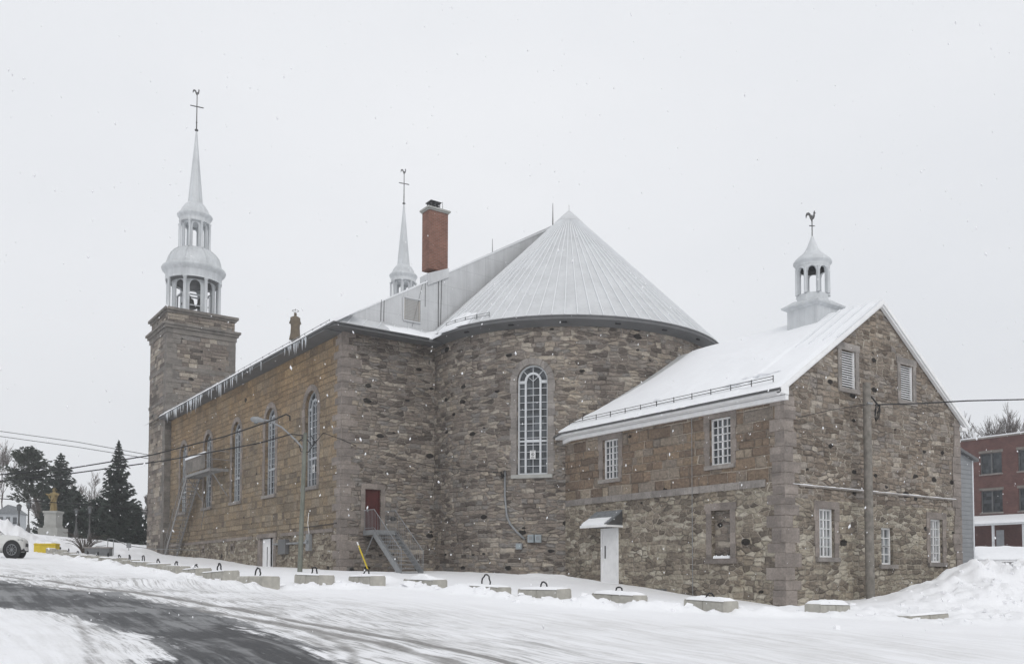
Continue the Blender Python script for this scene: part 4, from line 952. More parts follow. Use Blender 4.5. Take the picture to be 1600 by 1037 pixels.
# roof
RX0 = 7.0; sS = .674; zs_ = lambda x: 10.24 - abs(x - SXM) * sS
yr0 = SY - .2
YK = -7.35     # the eave turns in towards the apse here
EX = [(RX0, yr0), (RX0, YK), (RX0 + .28, YK + 1.2)]; WX = [(SX0 + .02, yr0), (SX0 + .02, YK - .15), (SX0 + .35, YK + 1.2)]
m = MB(); m.face([(RX0, yr0, zs_(RX0)), (RX0, YK, zs_(RX0)), (SXM, YK, zs_(SXM)), (SXM, yr0, zs_(SXM))]); m.face([(RX0, YK, zs_(RX0)), (EX[2][0], EX[2][1], zs_(EX[2][0]) - .24), (9.5, -5, zs_(9.5)), (SXM, -5, zs_(SXM)), (SXM, YK, zs_(SXM))])
m.face([(2 * SXM - RX0, yr0, zs_(RX0)), (2 * SXM - RX0, -5, zs_(RX0)), (SXM, -5, zs_(SXM)), (SXM, yr0, zs_(SXM))]); m.build('roof', 'roof', sa)
ze_ = zs_(RX0); m = MB()
for k in range(2):
    (ax_, ay_), (bx_, by_) = EX[k], EX[k + 1]; (cx__, cy__), (dx__, dy__) = WX[k], WX[k + 1]; lo = 0 if k == 0 else -.0; y2 = 0
    za_ = ze_; zb2_ = ze_ if k == 0 else ze_ - .12
    m.hexa([(ax_, ay_, za_ - .16), (cx__, cy__, za_ - .2), (dx__, dy__, zb2_ - .2), (bx_, by_, zb2_ - .16), (ax_, ay_, za_ - .012), (cx__, cy__, za_ + .1), (dx__, dy__, zb2_ + .1), (bx_, by_, zb2_ - .012)])
    o_2 = .16; m.hexa([(cx__ - o_2, cy__ + (.02 if k == 0 else 0), za_ - .36), (cx__, cy__ + (.02 if k == 0 else 0), za_ - .36), (dx__, dy__, zb2_ - .36), (dx__ - o_2, dy__, zb2_ - .36), (cx__ - o_2, cy__ + (.02 if k == 0 else 0), za_ - .203), (cx__, cy__ + (.02 if k == 0 else 0), za_ - .203), (dx__, dy__, zb2_ - .203), (dx__ - o_2, dy__, zb2_ - .203)])
m.build('eave_box', 'white', sa)
m = MB(); m.tube([(RX0 - .05, yr0, ze_ - .04), (RX0 - .05, YK, ze_ - .04), (EX[2][0] - .05, EX[2][1], ze_ - .14)], .045, 6); m.build('gutter', 'soffit', sa)
m = MB(); e2 = 2 * SXM - RX0
for s in (-1, 1):
    a = Vector((SXM + s * (SXM - RX0), yr0 - .02, zs_(RX0) - .14)); b = Vector((SXM, yr0 - .02, zs_(SXM) - .14))
    m.prism([(0, 0), ((b - a).length, 0), ((b - a).length, .16), (0, .16)], a - Vector((0, 0, .0)), (b - a).normalized(), (0, 0, 1), (0, .06, 0))
    m.prism([(0, 0), ((b - a).length, 0), ((b - a).length, .1), (0, .1)], a + Vector((0, .063, -.08)), (b - a).normalized(), (0, 0, 1), (0, .13, 0))
a = Vector((e2, yr0, zs_(RX0)))
m.box(e2 - .42, e2 + .02, yr0 + .05, SY + 1.0, zs_(RX0) - .30, zs_(RX0) - .15)
m.build('rake_boards', 'white', sa)
# snow blanket on the visible slope, ends short of the drum
m = MB(); NX, NY = 34, 70
def yend(x):
    dd = RW + .18; v = dd * dd - (x - AX) ** 2
    e = AY - math.sqrt(max(v, 0))
    return min(e - .12 - .35 * max(0, (x - 8.2)) / 4.5, YK + (x - RX0) * 4.2 + .04)
grid = []
for i in range(NX + 1):
    x = RX0 + (SXM - RX0) * i / NX; row = []
    for j in range(NY + 1):
        ye_ = yend(max(x, RX0)); y = yr0 + .05 + (ye_ - yr0 - .05) * j / NY
        n1 = noise.fractal((x * .7, y * .35, 2.0), 1, 2, 4); n2 = noise.fractal((x * 3, y * 3, 7.0), 1, 2, 3)
        ed = min(1, min(j, NY - j) / 1.5); h = (.13 + .07 * n1 + .02 * n2) * ed
        th = (1 - i / NX); h *= .45 + .75 * th
        if y < -17.2: h *= .55
        if i == 0: h = -.02
        elif i == 1: h *= .8
        if i < 2: x = RX0 - (.07 + .05 * n2 if i == 0 else -.10 + .02 * n2)
        row.append((x, y, zs_(max(x, RX0)) + max(h, .012 if i else -.02)))
    grid.append(row)
for i in range(NX):
    for j in range(NY): m.face([grid[i][j], grid[i][j + 1], grid[i + 1][j + 1], grid[i + 1][j]], sm=True)
m.build('roof_snow', 'snow_roof', sa)
m = MB()
for y in (-19.2, -18.6, -18.0, -17.4): m.bar((RX0 + 3.2, y, zs_(RX0 + 3.2) + .07), (SXM - .05, y, zs_(SXM) + .07), .03, .05)
m.build('roof_seams', 'seam', sa)
m = MB()
for (ya, yb, xx) in ((-17.6, -15.2, 7.75), (-18.4, -16.6, 8.1), (-13.2, -11.6, 7.9)):
    P_ = [Vector((xx + .06 * math.sin(k * 1.3), ya + (yb - ya) * k / 8, zs_(xx) + .14 + .02 * math.sin(k * 2.1))) for k in range(9)]; m.tube(P_, [.005, .03, .045, .05, .045, .05, .04, .03, .005], 5)
m.build('slid_snow', 'snow_roof', sa)
g_ = guard([(RX0, -7.5, ze_ + .12), (RX0, -13, ze_ + .12), (RX0, SY + .35, ze_ + .12)], lambda p: Vector((1, 0, sS)), sa, 1.0, .2, 'copper', off=.35)
m = MB(); m.bar((SX0 + .0 - .06, -14.83, SZE), (SX0 - .06, -14.83, -1.2), .018); m.build('ground_wire', 'steel', sa)
# cupola on the annex ridge
cc0 = (13.0, -16.1); cup = MB(); z = 9.55
cup.box(cc0[0] - .72, cc0[0] + .72, cc0[1] - .72, cc0[1] + .72, z, 10.62); cu = cup.build('cupola', 'steeple', sa)
m = MB()
def frus(m, a, b, z0, z1): m.hexa([(cc0[0] + sx * r_, cc0[1] + sy * r_, zz) for zz, r_ in ((z0, a), (z1, b)) for sx, sy in ((-1, -1), (1, -1), (1, 1), (-1, 1))])
frus(m, .73, .86, 10.56, 10.64); frus(m, .88, .90, 10.642, 10.72); frus(m, .88, .56, 10.722, 10.95); m.build('base_cornice', 'steeple', cu)
m = MB(); m.lathe([(.66, 10.9), (.64, 11.12), (.60, 11.2), (0, 11.2)], (*cc0, 0), 8, sm=False, a0=.2); m.build('drum', 'steeple', cu)
lantern(cu, cc0, .76, 11.2, 12.36, 8, .74, wallr=.86); 
for k in range(8):
    a = k * math.pi / 4 + .2; mm = MB(); mm.lathe([(.07, 11.18), (.06, 11.22), (.055, 12.15), (.075, 12.2)], (cc0[0] + .66 * math.cos(a), cc0[1] + .66 * math.sin(a), 0), 8); mm.build('column', 'steeple', cu)
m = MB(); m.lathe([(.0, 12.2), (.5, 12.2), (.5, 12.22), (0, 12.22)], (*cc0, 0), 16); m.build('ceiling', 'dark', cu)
m = MB(); m.lathe([(.66, 12.3), (.7, 12.42), (.76, 12.48), (.76, 12.53), (.72, 12.6), (.58, 12.74), (.42, 12.86), (.30, 13.0), (.2, 13.2), (.12, 13.4), (.06, 13.58), (.04, 13.62), (0, 13.62)], (*cc0, 0), 32); m.build('ogee_roof', 'steeple', cu)
m = MB(); m.tube([(*cc0, 13.6), (*cc0, 14.5)], .022, 6); m.bar((cc0[0] - .1, cc0[1] + .06, 14.05), (cc0[0] + .1, cc0[1] - .06, 14.05), .03); rooster(m, (cc0[0], cc0[1], 14.36), .4, Vector((.8, -.6, 0)).normalized()); m.build('weather_vane', 'copper', cu)
# ------------------------------------------------------------------ concrete blocks along the lane
def block_mesh(L, W_, Hh):
    m = MB(); c = .03
    for z0, z1, i0, i1 in ((0, Hh - .05, 0, 0), (Hh - .05, Hh, 0, c)):
        for a, b in ((-L / 2, -.045), (-.045, .045), (.045, L / 2)):
            g = .018 if a == -.045 else 0
            m.hexa([(-W_ / 2 + i0 + g, a, z0), (W_ / 2 - i0 - g, a, z0), (W_ / 2 - i0 - g, b, z0), (-W_ / 2 + i0 + g, b, z0), (-W_ / 2 + i1 + g, a, z1), (W_ / 2 - i1 - g, a, z1), (W_ / 2 - i1 - g, b, z1), (-W_ / 2 + i1 + g, b, z1)])
    return m
def cap_mesh(L, W_, h, sd, sx=0):
    m = MB(); NU, NV = 18, 8; g = []
    for i in range(NU + 1):
        row = []
        for j in range(NV + 1):
            u = i / NU * 2 - 1; v = j / NV * 2 - 1; e = max(0, (1 - abs(u) ** 4)) ** .5 * max(0, (1 - abs(v) ** 4)) ** .5
            n_ = noise.fractal((u * 1.7 + sd * 3.1, v * .8, sd), 1, 2, 3); pk = math.exp(-(u / .55) ** 2) if h > .13 else 1
            row.append((v * (W_ / 2 + .01), u * (L / 2 - .02), max(-.012, h * e * (pk + .55 * n_) - (.012 if e < .05 else 0))))
        g.append(row)
    for i in range(NU):
        for j in range(NV): m.face([g[i][j], g[i + 1][j], g[i + 1][j + 1], g[i][j + 1]], sm=True)
    return m
place_words = ['first', 'second', 'third', 'fourth', 'fifth', 'sixth', 'seventh', 'eighth', 'ninth', 'tenth', 'eleventh', 'twelfth', 'thirteenth', 'fourteenth', 'last']
rlabels = ['concrete block with dark lifting loop just right of the street lamp pole', 'concrete block below the leaning yellow stake', 'concrete block under a domed heap of snow below the metal stair',
           'thin showing concrete block with the tallest upright loop', 'concrete block with a thin snow cap left of the white annex door', 'concrete block directly below the white annex door, snow piled on its face',
           'snow capped concrete block left of the annex gable corner', 'snow buried concrete block at the foot of the annex gable', 'concrete block corner poking out of the right snow pile']
tops = []
for i, (x, y, an, cap, ex, kk) in enumerate(BL):
    left = kk != 'r'; L, W_ = (2.0, .48) if left else (1.72, .48); rd = random.Random(i * 7 + 1)
    if left: ex = .27
    zt = G(x, y) + ex; root = thing('concrete_block', None, 'concrete block', (0, 0, 0), 'concrete blocks with lifting loops lined up along the lane')
    if left: root['label'] = 'grey concrete block, %s from the street lamp in the row climbing left' % place_words[i]
    else: root['label'] = rlabels[i - 15]
    block_mesh(L * rd.uniform(.97, 1.02), W_, .62).build('block', 'concrete', root)
    if not (kk == 'r' and i == len(BL) - 1):
        hl = [.24, .22, .12, .34, .20, .2, .2, .10][i - 15] if not left else rd.uniform(.16, .27); wl = rd.uniform(.15, .2); m = MB()
        m.tube([(rd.uniform(-.02, .02), wl * math.cos(math.pi * k / 10), .60 + hl * math.sin(math.pi * k / 10) ** .8) for k in range(11)], .021, 6); m.build('lifting_loop', 'black', root)
    if cap > 0: cm = cap_mesh(L, W_, cap, i); o = cm.build('snow_cap', 'snow', root); o.location.z = .62
    else: cm = cap_mesh(L * .9, W_ * .8, .02, i); o = cm.build('snow_cap', 'snow', root); o.location.z = .62
    root.location = (x, y, zt - .62); root.rotation_euler = (R(rd.uniform(-2, 2)), R(rd.uniform(-2.5, 2.5)), -R(an + rd.uniform(-3, 3)))
# loose chunks of ploughed snow
rd = random.Random(21); m = MB()
def chunk(m, p, r):
    M_ = Matrix.Translation(p) @ Matrix.Rotation(rd.uniform(0, 6.3), 4, 'Z') @ Matrix.Rotation(rd.uniform(-.5, .5), 4, 'X')
    c = [(-1, -1, -1), (1, -1, -1), (1, 1, -1), (-1, 1, -1), (-1, -1, 1), (1, -1, 1), (1, 1, 1), (-1, 1, 1)]
    m.hexa([M_ @ Vector((a * r * rd.uniform(.5, 1.2), b * r * rd.uniform(.5, 1.2), d_ * r * rd.uniform(.3, .8))) for a, b, d_ in c])
cnt = 0
while cnt < 700:
    if rd.random() < .55: x, y = rd.gauss(15.5, 4.0), rd.gauss(-24.2, 1.5)
    else:
        i = rd.randrange(max(1, int((BP[:, 1] < 12).sum()) - 1)); f = rd.random(); x = BP[i][0] * (1 - f) + BP[i + 1][0] * f - rd.gauss(.55, .3) * .8; y = BP[i][1] * (1 - f) + BP[i + 1][1] * f - rd.gauss(.45, .25)
    chunk(m, Vector((x, y, H(x, y) + .0)), rd.uniform(.02, .08) * (2.2 if rd.random() < .08 else 1)); cnt += 1
tag(m.build('snow_chunks', 'snow'), 'broken chunks of ploughed snow scattered on the piles and along the blocks', 'snow', kind='stuff')
# ------------------------------------------------------------------ metal stair to the red door
st = thing('metal_stair', 'galvanised metal stair with barred railings rising to the dark red door', 'staircase', (1.1, -4, 0))
X0, X1, YT, ZT = 1.15, 2.2, -1.05, 2.0; YB = -3.7; ZB = H(1.7, -3.7) + .02
m = MB(); m.box(X0, X1, YT, -.03, ZT - .05, ZT); m.box(X0 - .05, X0, YT, -.03, ZT - .2, ZT + .03); m.box(X1, X1 + .05, YT, -.03, ZT - .2, ZT + .03); m.box(X0, X1, YT - .05, YT, ZT - .2, ZT + .02)
m.build('landing', 'steel', st)
for x in (X0, X1):
    m = MB(); m.prism([(YT, ZT), (YB, ZB + .1), (YB, ZB - .15), (YB + .18, ZB - .15), (YT, ZT - .3)], (x - .02, 0, 0), (0, 1, 0), (0, 0, 1), (.05, 0, 0)); m.build('stringer', 'steel', st)
NT_ = 11
for k in range(NT_):
    f = (k + .5) / NT_; y = YT + (YB - YT) * f; z = ZT + (ZB - ZT) * f - .06
    m = MB(); m.box(X0 + .035, X1 - .025, y - .10, y + .08, z - .03, z); m.build('tread', 'steel', st)
dirv = Vector((0, YB - YT, ZB - ZT))
for x in (X0, X1):
    m = MB(); hr = .95
    m.tube([(x, -.05, ZT + hr), (x, YT, ZT + hr), (x, YB, ZB + hr), (x, YB, ZB)], .02, 6); m.tube([(x, -.05, ZT + .12), (x, YT, ZT + .12), (x, YB, ZB + .12)], .014, 5)
    for k in range(8): y = -.05 + (YT + .05) * k / 7; m.tube([(x, y, ZT), (x, y, ZT + hr)], .009, 4)
    for k in range(17): f = k / 16; y = YT + (YB - YT) * f; z = ZT + (ZB - ZT) * f; m.tube([(x, y, z), (x, y, z + hr)], .008, 4)
    m.build('railing', 'steel', st)
for x in (X0 + .05, X1 - .05): m = MB(); m.bar((x, YT + .05, ZT - .1), (x, -.05, .9), .04); m.build('brace', 'steel', st)
# fire escape on the nave wall
fe = thing('fire_escape', 'rusty grey fire escape stair and platform under the second window from the tower', 'fire escape', (-1, 21, 1))
fa_ = onx(330, 738, -1.0).y; fb_ = onx(292, 738, -1.0).y; zf = onx(311, 737, -1.0).z
m = MB(); 
for k in range(9): x = -1.05 + .12 * k; m.box(x, x + .05, fa_, fb_, zf - .04, zf)
m.box(-1.1, -1.05, fa_, fb_, zf - .15, zf + .02); m.box(-1.1, 0, fa_ - .05, fa_, zf - .15, zf + .02); m.box(-1.1, 0, fb_, fb_ + .05, zf - .15, zf + .02); m.build('platform', 'escape_steel', fe)
m = MB()
for z in (.55, 1.05): m.tube([(0, fa_, zf + z), (-1.07, fa_, zf + z), (-1.07, fb_, zf + z)], .02, 5)
for k in range(8): y = fa_ + (fb_ - fa_) * k / 7; m.tube([(-1.07, y, zf), (-1.07, y, zf + 1.05)], .012, 4)
m.build('railing', 'escape_steel', fe)
m = MB(); m.box(-1.13, -1.1, fa_ + .9, fb_ - .1, zf + .1, zf + .95); m.build('screen_panel', 'trim_dark', fe)
yb_ = onx(258, 862, -1.0).y + .2; zb_ = H(-.9, yb_) - .05
for x in (-.98, -.2):
    m = MB(); m.bar((x, fb_, zf), (x, yb_, zb_), .05, .22); m.build('stringer', 'escape_steel', fe)
    m = MB(); m.tube([(x, fb_, zf + 1.0), (x, yb_, zb_ + 1.0), (x, yb_, zb_)], .022, 5); m.tube([(x, fb_, zf + .5), (x, yb_, zb_ + .5)], .016, 5)
    for k in range(9): f = k / 8; y = fb_ + (yb_ - fb_) * f; z = zf + (zb_ - zf) * f; m.tube([(x, y, z), (x, y, z + 1.0)], .014, 4)
    m.build('railing', 'escape_steel', fe)
for k in range(20):
    f = (k + .5) / 20; y = fb_ + (yb_ - fb_) * f; z = zf + (zb_ - zf) * f; m = MB(); m.box(-.95, -.22, y - .1, y + .1, z - .02, z + .015); m.build('tread', 'escape_steel', fe)
for y in (fa_ + .1, fb_ - .1): m = MB(); m.bar((-1.0, y, zf - .1), (0, y, zf - 1.6), .05); m.build('brace', 'escape_steel', fe)
m = MB(); m.bar((-1.0, fa_ + .2, zf - .1), (-.1, fb_ - .1, zf - 3.3), .04); m.build('brace', 'escape_steel', fe)
m = MB(); m.box(-1.16, -1.07, fa_ + .8, fb_ - .1, zf + .95, zf + 1.08); m.build('panel_snow', 'snow_roof', fe)
# ------------------------------------------------------------------ service boxes, conduit, stake
PDp = lambda px_, py_: None
def onD(px_, py_, rr=RW):
    r = ray(px_, py_); ox, oy = CAM.x - AX, CAM.y - AY; a = r.x ** 2 + r.y ** 2; b = 2 * (ox * r.x + oy * r.y); c = ox * ox + oy * oy - rr * rr
    return CAM + r * ((-b - math.sqrt(b * b - 4 * a * c)) / 2 / a)
def drum_frame(p):
    n = Vector((p.x - AX, p.y - AY, 0)).normalized(); t_ = Vector((-n.y, n.x, 0)); return n, t_
cnd = thing('electric_conduit', 'grey steel electric conduit bending down the apse wall beside the tall window', 'conduit', tuple(onD(790, 745)))
pts = [onD(x, y, RW + .06) for x, y in ((789, 735), (789, 775), (792, 806), (797, 818), (806, 829), (820, 842))]
m = MB(); m.tube(pts, .05, 8); m.build('pipe', 'steel', cnd)
m = MB(); rd = random.Random(4); p0 = onD(786, 740, RW + .1)
for k in range(7):
    a = [p0 + Vector((rd.uniform(-.18, .18), rd.uniform(-.12, .12), rd.uniform(-.25, .2))) for _ in range(5)]; m.tube(a, .014, 4)
m.build('cable_tangle', 'black', cnd)
mt = thing('electricity_meter', 'pair of pale blue grey meter boxes at the conduit end on the apse', 'electric meter', tuple(onD(836, 841)))
for x in (831, 842):
    p = onD(x, 841, RW); n, t_ = drum_frame(p); B = Matrix((( t_.x, n.x, 0, p.x + n.x * .12), (t_.y, n.y, 0, p.y + n.y * .12), (0, 0, 1, p.z), (0, 0, 0, 1)))
    m = MB(); m.mbox(B, .27, .22, .34); o = m.build('meter_box', 'meter', mt)
    m = MB(); m.mbox(B @ Matrix.Translation((0, .12, .02)), .16, .02, .16); m.build('cover', 'steel', o)
mb2 = thing('junction_box', 'small grey junction box low on the apse wall below the meter boxes', 'electric box', tuple(onD(812, 852)))
p = onD(812, 853, RW); n, t_ = drum_frame(p); B = Matrix(((t_.x, n.x, 0, p.x + n.x * .06), (t_.y, n.y, 0, p.y + n.y * .06), (0, 0, 1, p.z), (0, 0, 0, 1)))
m = MB(); m.mbox(B, .3, .12, .28); o = m.build('box_body', 'steel', mb2); m = MB(); m.mbox(B @ Matrix.Translation((0, .065, .0)), .24, .02, .22); m.build('lid', 'meter', mb2)
ep = thing('electrical_cabinet', 'grey electric boxes and pipe on the nave wall behind the street lamp pole', 'electric cabinet', tuple(onx(470, 850, 0)))
a = onx(447, 849, 0); b = onx(486, 855, 0)
m = MB(); m.tube([(-.12, onx(443, 0, 0).y, a.z), (-.12, b.y + .3, a.z - .03)], .06, 6); m.build('pipe', 'steel', ep)
m = MB(); m.box(-.22, -.01, onx(463, 0, 0).y, onx(452, 0, 0).y, 1.05, 1.8); m.build('cabinet', 'soffit', ep)
m = MB(); m.box(-.18, -.01, b.y - .15, b.y + .25, 1.15, 1.95); o = m.build('meter_cabinet', 'steel', ep); m = MB(); m.tube([(-.19, b.y + .05, 1.6), (-.27, b.y + .05, 1.6)], .1, 10); m.build('dial', 'glass_light', o)
m = MB(); m.tube([(-.06, b.y + .1, 1.95), (-.06, b.y + .3, 2.5), (-.05, b.y + .2, 3.0)], .018, 5); m.build('cable', 'white', ep)
yk = thing('yellow_stake', 'yellow stake leaning in the snow against the end wall quoins', 'stake', (0, -2, 0))
p = ony(575, 890, -1.3); pt_ = ony(558, 846, -1.15); d_ = (pt_ - p)
m = MB(); m.tube([p - d_ * .2, p + d_ * .88], .034, 8); m.build('shaft', 'yellow', yk)
m = MB(); m.tube([p + d_ * .88, p + d_ * 1.0], .035, 8); m.build('reflective_tip', 'white', yk)
# ------------------------------------------------------------------ poles and cables
lp = thing('street_lamp', 'tall grey green street lamp with curved arm beside the nave corner', 'street lamp', (0, 0, 0))
b_ = at_ground(468, 893); dl = (b_ - CAM).dot(FD); t_ = dep(477, 676, dl - .0)
m = MB(); m.tube([b_ - Vector((0, 0, .4)), b_.lerp(t_, .5), t_], [.10, .082, .07], 10); m.build('pole', 'greenpole', lp)
m = MB(); m.tube([dep(475, 702, dl), dep(463, 688, dl - .1), dep(440, 667, dl - .3), dep(420, 657, dl - .45), dep(411, 655.5, dl - .5)], .035, 8); m.build('arm', 'steel', lp)
m = MB(); A_ = dep(413, 657, dl - .5); B_ = dep(391, 654, dl - .65); dx = (B_ - A_)
m.tube([A_, A_ + dx * .2, A_ + dx * .5, A_ + dx * .85, B_], [.05, .085, .12, .10, .03], 10); hd_ = m.build('lamp_head', 'steel', lp)
m = MB(); q_ = A_ + dx * .58; m.lathe([(0, -.18), (.07, -.15), (.1, -.09), (.1, -.07), (0, -.07)], q_, 12); m.build('lens', 'glass_light', hd_)
m = MB(); 
for z in (.28, .55): pp = t_.lerp(b_, z * .1); m.tube([pp - RT * .16, pp + RT * .16], .02, 5)
m.build('cable_bracket', 'copper', lp)
up_ = thing('utility_pole', 'weathered grey wooden utility pole standing in front of the annex gable', 'utility pole', (0, 0, 0))
bp = ony(1360, 935, -19.75); tp = ony(1354, 598, -19.7)
m = MB(); m.tube([bp - Vector((0, 0, .5)), bp.lerp(tp, .5), tp], [.165, .15, .135], 14); m.build('pole', 'wood', up_)
m = MB(); q_ = ony(1371, 640, -19.8); rd = random.Random(9)
for k in range(6): a = rd.uniform(0, 6); m.tube([q_ + Vector((.22 * math.cos(a + j) * .8, 0, .32 * math.sin(a + j * 1.3) - .1)) for j in range(6)], .012, 4)
m.tube([tp - Vector((-.1, .12, .5)), q_ + Vector((0, 0, .2))], .03, 5); m.build('cable_coil', 'black', up_)
m = MB(); m.bar(tp + Vector((-.15, -.12, -.75)), tp + Vector((.15, -.12, -.75)), .05); m.build('bracket', 'steel', up_)
def cable(label, pts, r, sag=0, group='overhead cables'):
    P_ = []
    for a, b in zip(pts, pts[1:]):
        n = 14
        for k in range(n): f = k / n; P_.append(Vector(a).lerp(Vector(b), f) - Vector((0, 0, sag * 4 * f * (1 - f))))
    P_.append(Vector(pts[-1])); m = MB(); m.tube(P_, r, 5); o = m.build('overhead_cable', 'black'); tag(o, label, 'cable', group)
lt = t_.lerp(b_, .02)
cable('thick black cable from the left edge ending in a hook above the lamp arm', [dep(-60, 746, 34), dep(100, 733, 33), dep(235, 711, 32), dep(350, 682, 31), dep(430, 655, 30), dep(447, 647, 29.8), dep(453, 650, 29.8), dep(453, 657, 29.8)], .023)
cable('black cable from the left edge across the tower to the lamp pole top', [dep(-60, 757, 34), dep(100, 741, 33), dep(260, 719, 32), dep(400, 693, 30), dep(455, 678, dl), lt], .022)
cable('black cable sagging from the lamp pole to the conduit on the apse', [lt + Vector((.05, 0, -.1)), dep(488, 697, dl + .3), dep(505, 676, dl + 1.5), dep(533, 686, dl + 4), dep(575, 704, dl + 8), dep(680, 730, 41.5), onD(783, 738, RW + .12)], .016)
cable('small loop of black cable hanging at the lamp pole top', [lt, dep(466, 690, dl), dep(470, 705, dl), dep(482, 706, dl), dep(492, 690, dl), dep(484, 677, dl)], .018)
cable('upper of two thin far cables crossing the sky left of the tower', [dep(-60, 665, 75), dep(120, 690, 72), dep(236, 711, 70)], .024)
cable('lower of two thin far cables crossing the sky left of the tower', [dep(-60, 673, 75), dep(120, 698, 72), dep(232, 716, 70)], .024)
cable('dark cable crossing low in front of the pine trees at the left', [dep(-60, 774, 60), dep(60, 783, 60), dep(150, 789, 62), dep(236, 797, 68)], .03)
cable('black cable from the utility pole to the right edge of the view', [ony(1368, 632, -19.85), ony(1440, 630, -20.2), ony(1510, 626, -20.8), dep(1680, 622, 36)], .026)
cable('thin black cable from the utility pole back to the annex corner', [ony(1352, 632, -19.85), ony(1300, 640, -19.5), ony(1246, 652, -19.15)], .012)
cable('thin cable stapled along the nave base above the basement door', [(-.06, .3, 2.35), (-.06, 4.6, 2.3)], .018)
# ------------------------------------------------------------------ falling snow
rd = random.Random(5); m = MB(); k = 0
while k < 2600:
    d = rd.uniform(5, 38) if rd.random() < .8 else rd.uniform(2.8, 8); x = rd.uniform(-150, 1750); y = rd.uniform(-60, 1000)
    p = CAM + (FW * d + RT * ((x - CX) / FPX * d) + UPZ * ((CY - y) / FPX * d + d * .043))
    if p.z < -.8: continue
    r_ = rd.choice((.6, .8, 1, 1, 1.3)) * rd.uniform(.005, .0105) * (1 if d > 8 else .45); st_ = Vector((rd.uniform(-.4, .4), rd.uniform(-.3, .3), 1)) * r_ * rd.uniform(1, 2.2)
    a = Vector((r_, 0, 0)); b = Vector((0, r_, 0))
    i = len(m.v); m.v += [tuple(p + q) for q in (st_, -st_, a, b, -a, -b)]
    for f in ((0, 2, 3), (0, 3, 4), (0, 4, 5), (0, 5, 2), (1, 3, 2), (1, 4, 3), (1, 5, 4), (1, 2, 5)): m.f.append(tuple(i + q for q in f)); m.uv.append(None); m.sm.append(True)
    k += 1
tag(m.build('falling_snow', 'snow'), 'small snowflakes drifting down through the air in front of the church', 'snow', kind='stuff')
# ------------------------------------------------------------------ statues
def figure(root, base, s, mat, face, arms='open', name='figure', wide=1.0):
    """robed standing figure, s = height, face = unit vector it looks along"""
    f = Vector(face).normalized(); r = f.cross(Vector((0, 0, 1)))
    base = Vector(base)
    def Q(a, b, z): return base + r * a * s + f * b * s + Vector((0, 0, z * s))
    m = MB(); prof = [(0, .155, .13), (.03, .15, .125), (.25, .125, .105), (.45, .12, .10), (.55, .125, .10), (.62, .118, .09), (.72, .135, .095), (.80, .135, .085), (.835, .09, .065), (.855, .045, .045), (.875, .04, .042)]
    n = 24; rings = []
    for z, a, b in prof:
        fold = .10 * max(0, 1 - z / .7)
        a *= wide; b *= wide
        rings.append([Q(a * math.cos(t) * (1 + fold * math.sin(t * 7 + z * 4)), b * math.sin(t) * (1 + fold * math.sin(t * 7 + z * 4)), z) for t in [2 * math.pi * k / n for k in range(n)]])
    for r0, r1 in zip(rings, rings[1:]):
        for k in range(n): m.face([r0[k], r0[(k + 1) % n], r1[(k + 1) % n], r1[k]], sm=True)
    m.face(rings[0])
    hd = [(math.sin(math.pi * k / 8), -math.cos(math.pi * k / 8)) for k in range(9)]
    rr = [[Q(.052 * h_ * math.cos(t), .06 * h_ * math.sin(t), .93 + .068 * z) for t in [2 * math.pi * k / 14 for k in range(14)]] for h_, z in hd]
    for r0, r1 in zip(rr, rr[1:]):
        for k in range(14): m.face([r0[k], r0[(k + 1) % 14], r1[(k + 1) % 14], r1[k]], sm=True)
    m.tube([Q(0, .055, .935), Q(0, .072, .92), Q(0, .058, .912)], [.008 * s, .014 * s, .008 * s], 6)
    for sd in (-1, 1):
        if arms == 'open': pts = [Q(sd * .11, 0, .80), Q(sd * .17, .03, .70), Q(sd * .24, .09, .735), Q(sd * .29, .12, .77)]
        elif arms == 'chest': pts = [Q(sd * .10, .01, .76), Q(sd * .16, .03, .60), Q(sd * .09, .13, .60), Q(sd * .03, .15, .66)]
        m.tube(pts, [.06 * s, .055 * s, .045 * s, .024 * s], 8)
        if arms == 'open': # sleeve drape
            m.face([pts[1], pts[2], Q(sd * .2, .06, .58), Q(sd * .12, .02, .5)], sm=True)
            for k in range(4): m.tube([pts[3], pts[3] + (r * sd * (.03 + .004 * k) + f * (.01 * k - .01)) * s + Vector((0, 0, (.012 - .006 * k) * s))], .006 * s, 4)
    m.tube([Q(-.13, .04, .78), Q(-.02, .11, .55), Q(.09, .11, .38), Q(.13, .06, .2)], [.03 * s, .035 * s, .03 * s, .015 * s], 6)
    o = m.build(name, mat, root); return o, Q
d = 72.0; pb = Vector((*wp(82, d), 0)); zg = (897.4 - 829) / FPX * d; pb.z = zg
mo = thing('statue_monument', 'gilded robed statue with open arms on a pale granite pedestal by the pines', 'statue', tuple(pb))
S_ = d / FPX
m = MB(); q_ = pb; bx = lambda h, z0, z1: m.hexa([q_ + RT * (a * h) + FW * (b * h) + Vector((0, 0, z)) for z in (z0, z1) for a, b in ((-1, -1), (1, -1), (1, 1), (-1, 1))])
bx(15 * S_, -.8, .22); bx(10.2 * S_, .222, .4); bx(9.2 * S_, .402, 26 * S_); bx(9.8 * S_, 26.05 * S_, 27.5 * S_); bx(10.8 * S_, 27.55 * S_, 31 * S_); m.build('pedestal', 'pedestal', mo)
fo, Q = figure(mo, pb + Vector((0, 0, 31 * S_)), 35 * S_, 'gold', -FW)
m = MB(); m.tube([Q(.085 * math.cos(t), -.03, .95 + .085 * math.sin(t)) for t in [2 * math.pi * k / 16 for k in range(17)]], .02, 5); m.build('halo', 'gold', fo)
rs = thing('rooftop_statue', 'brown robed statue with a halo standing on the church front gable', 'statue', (11.1, 34.4, 19))
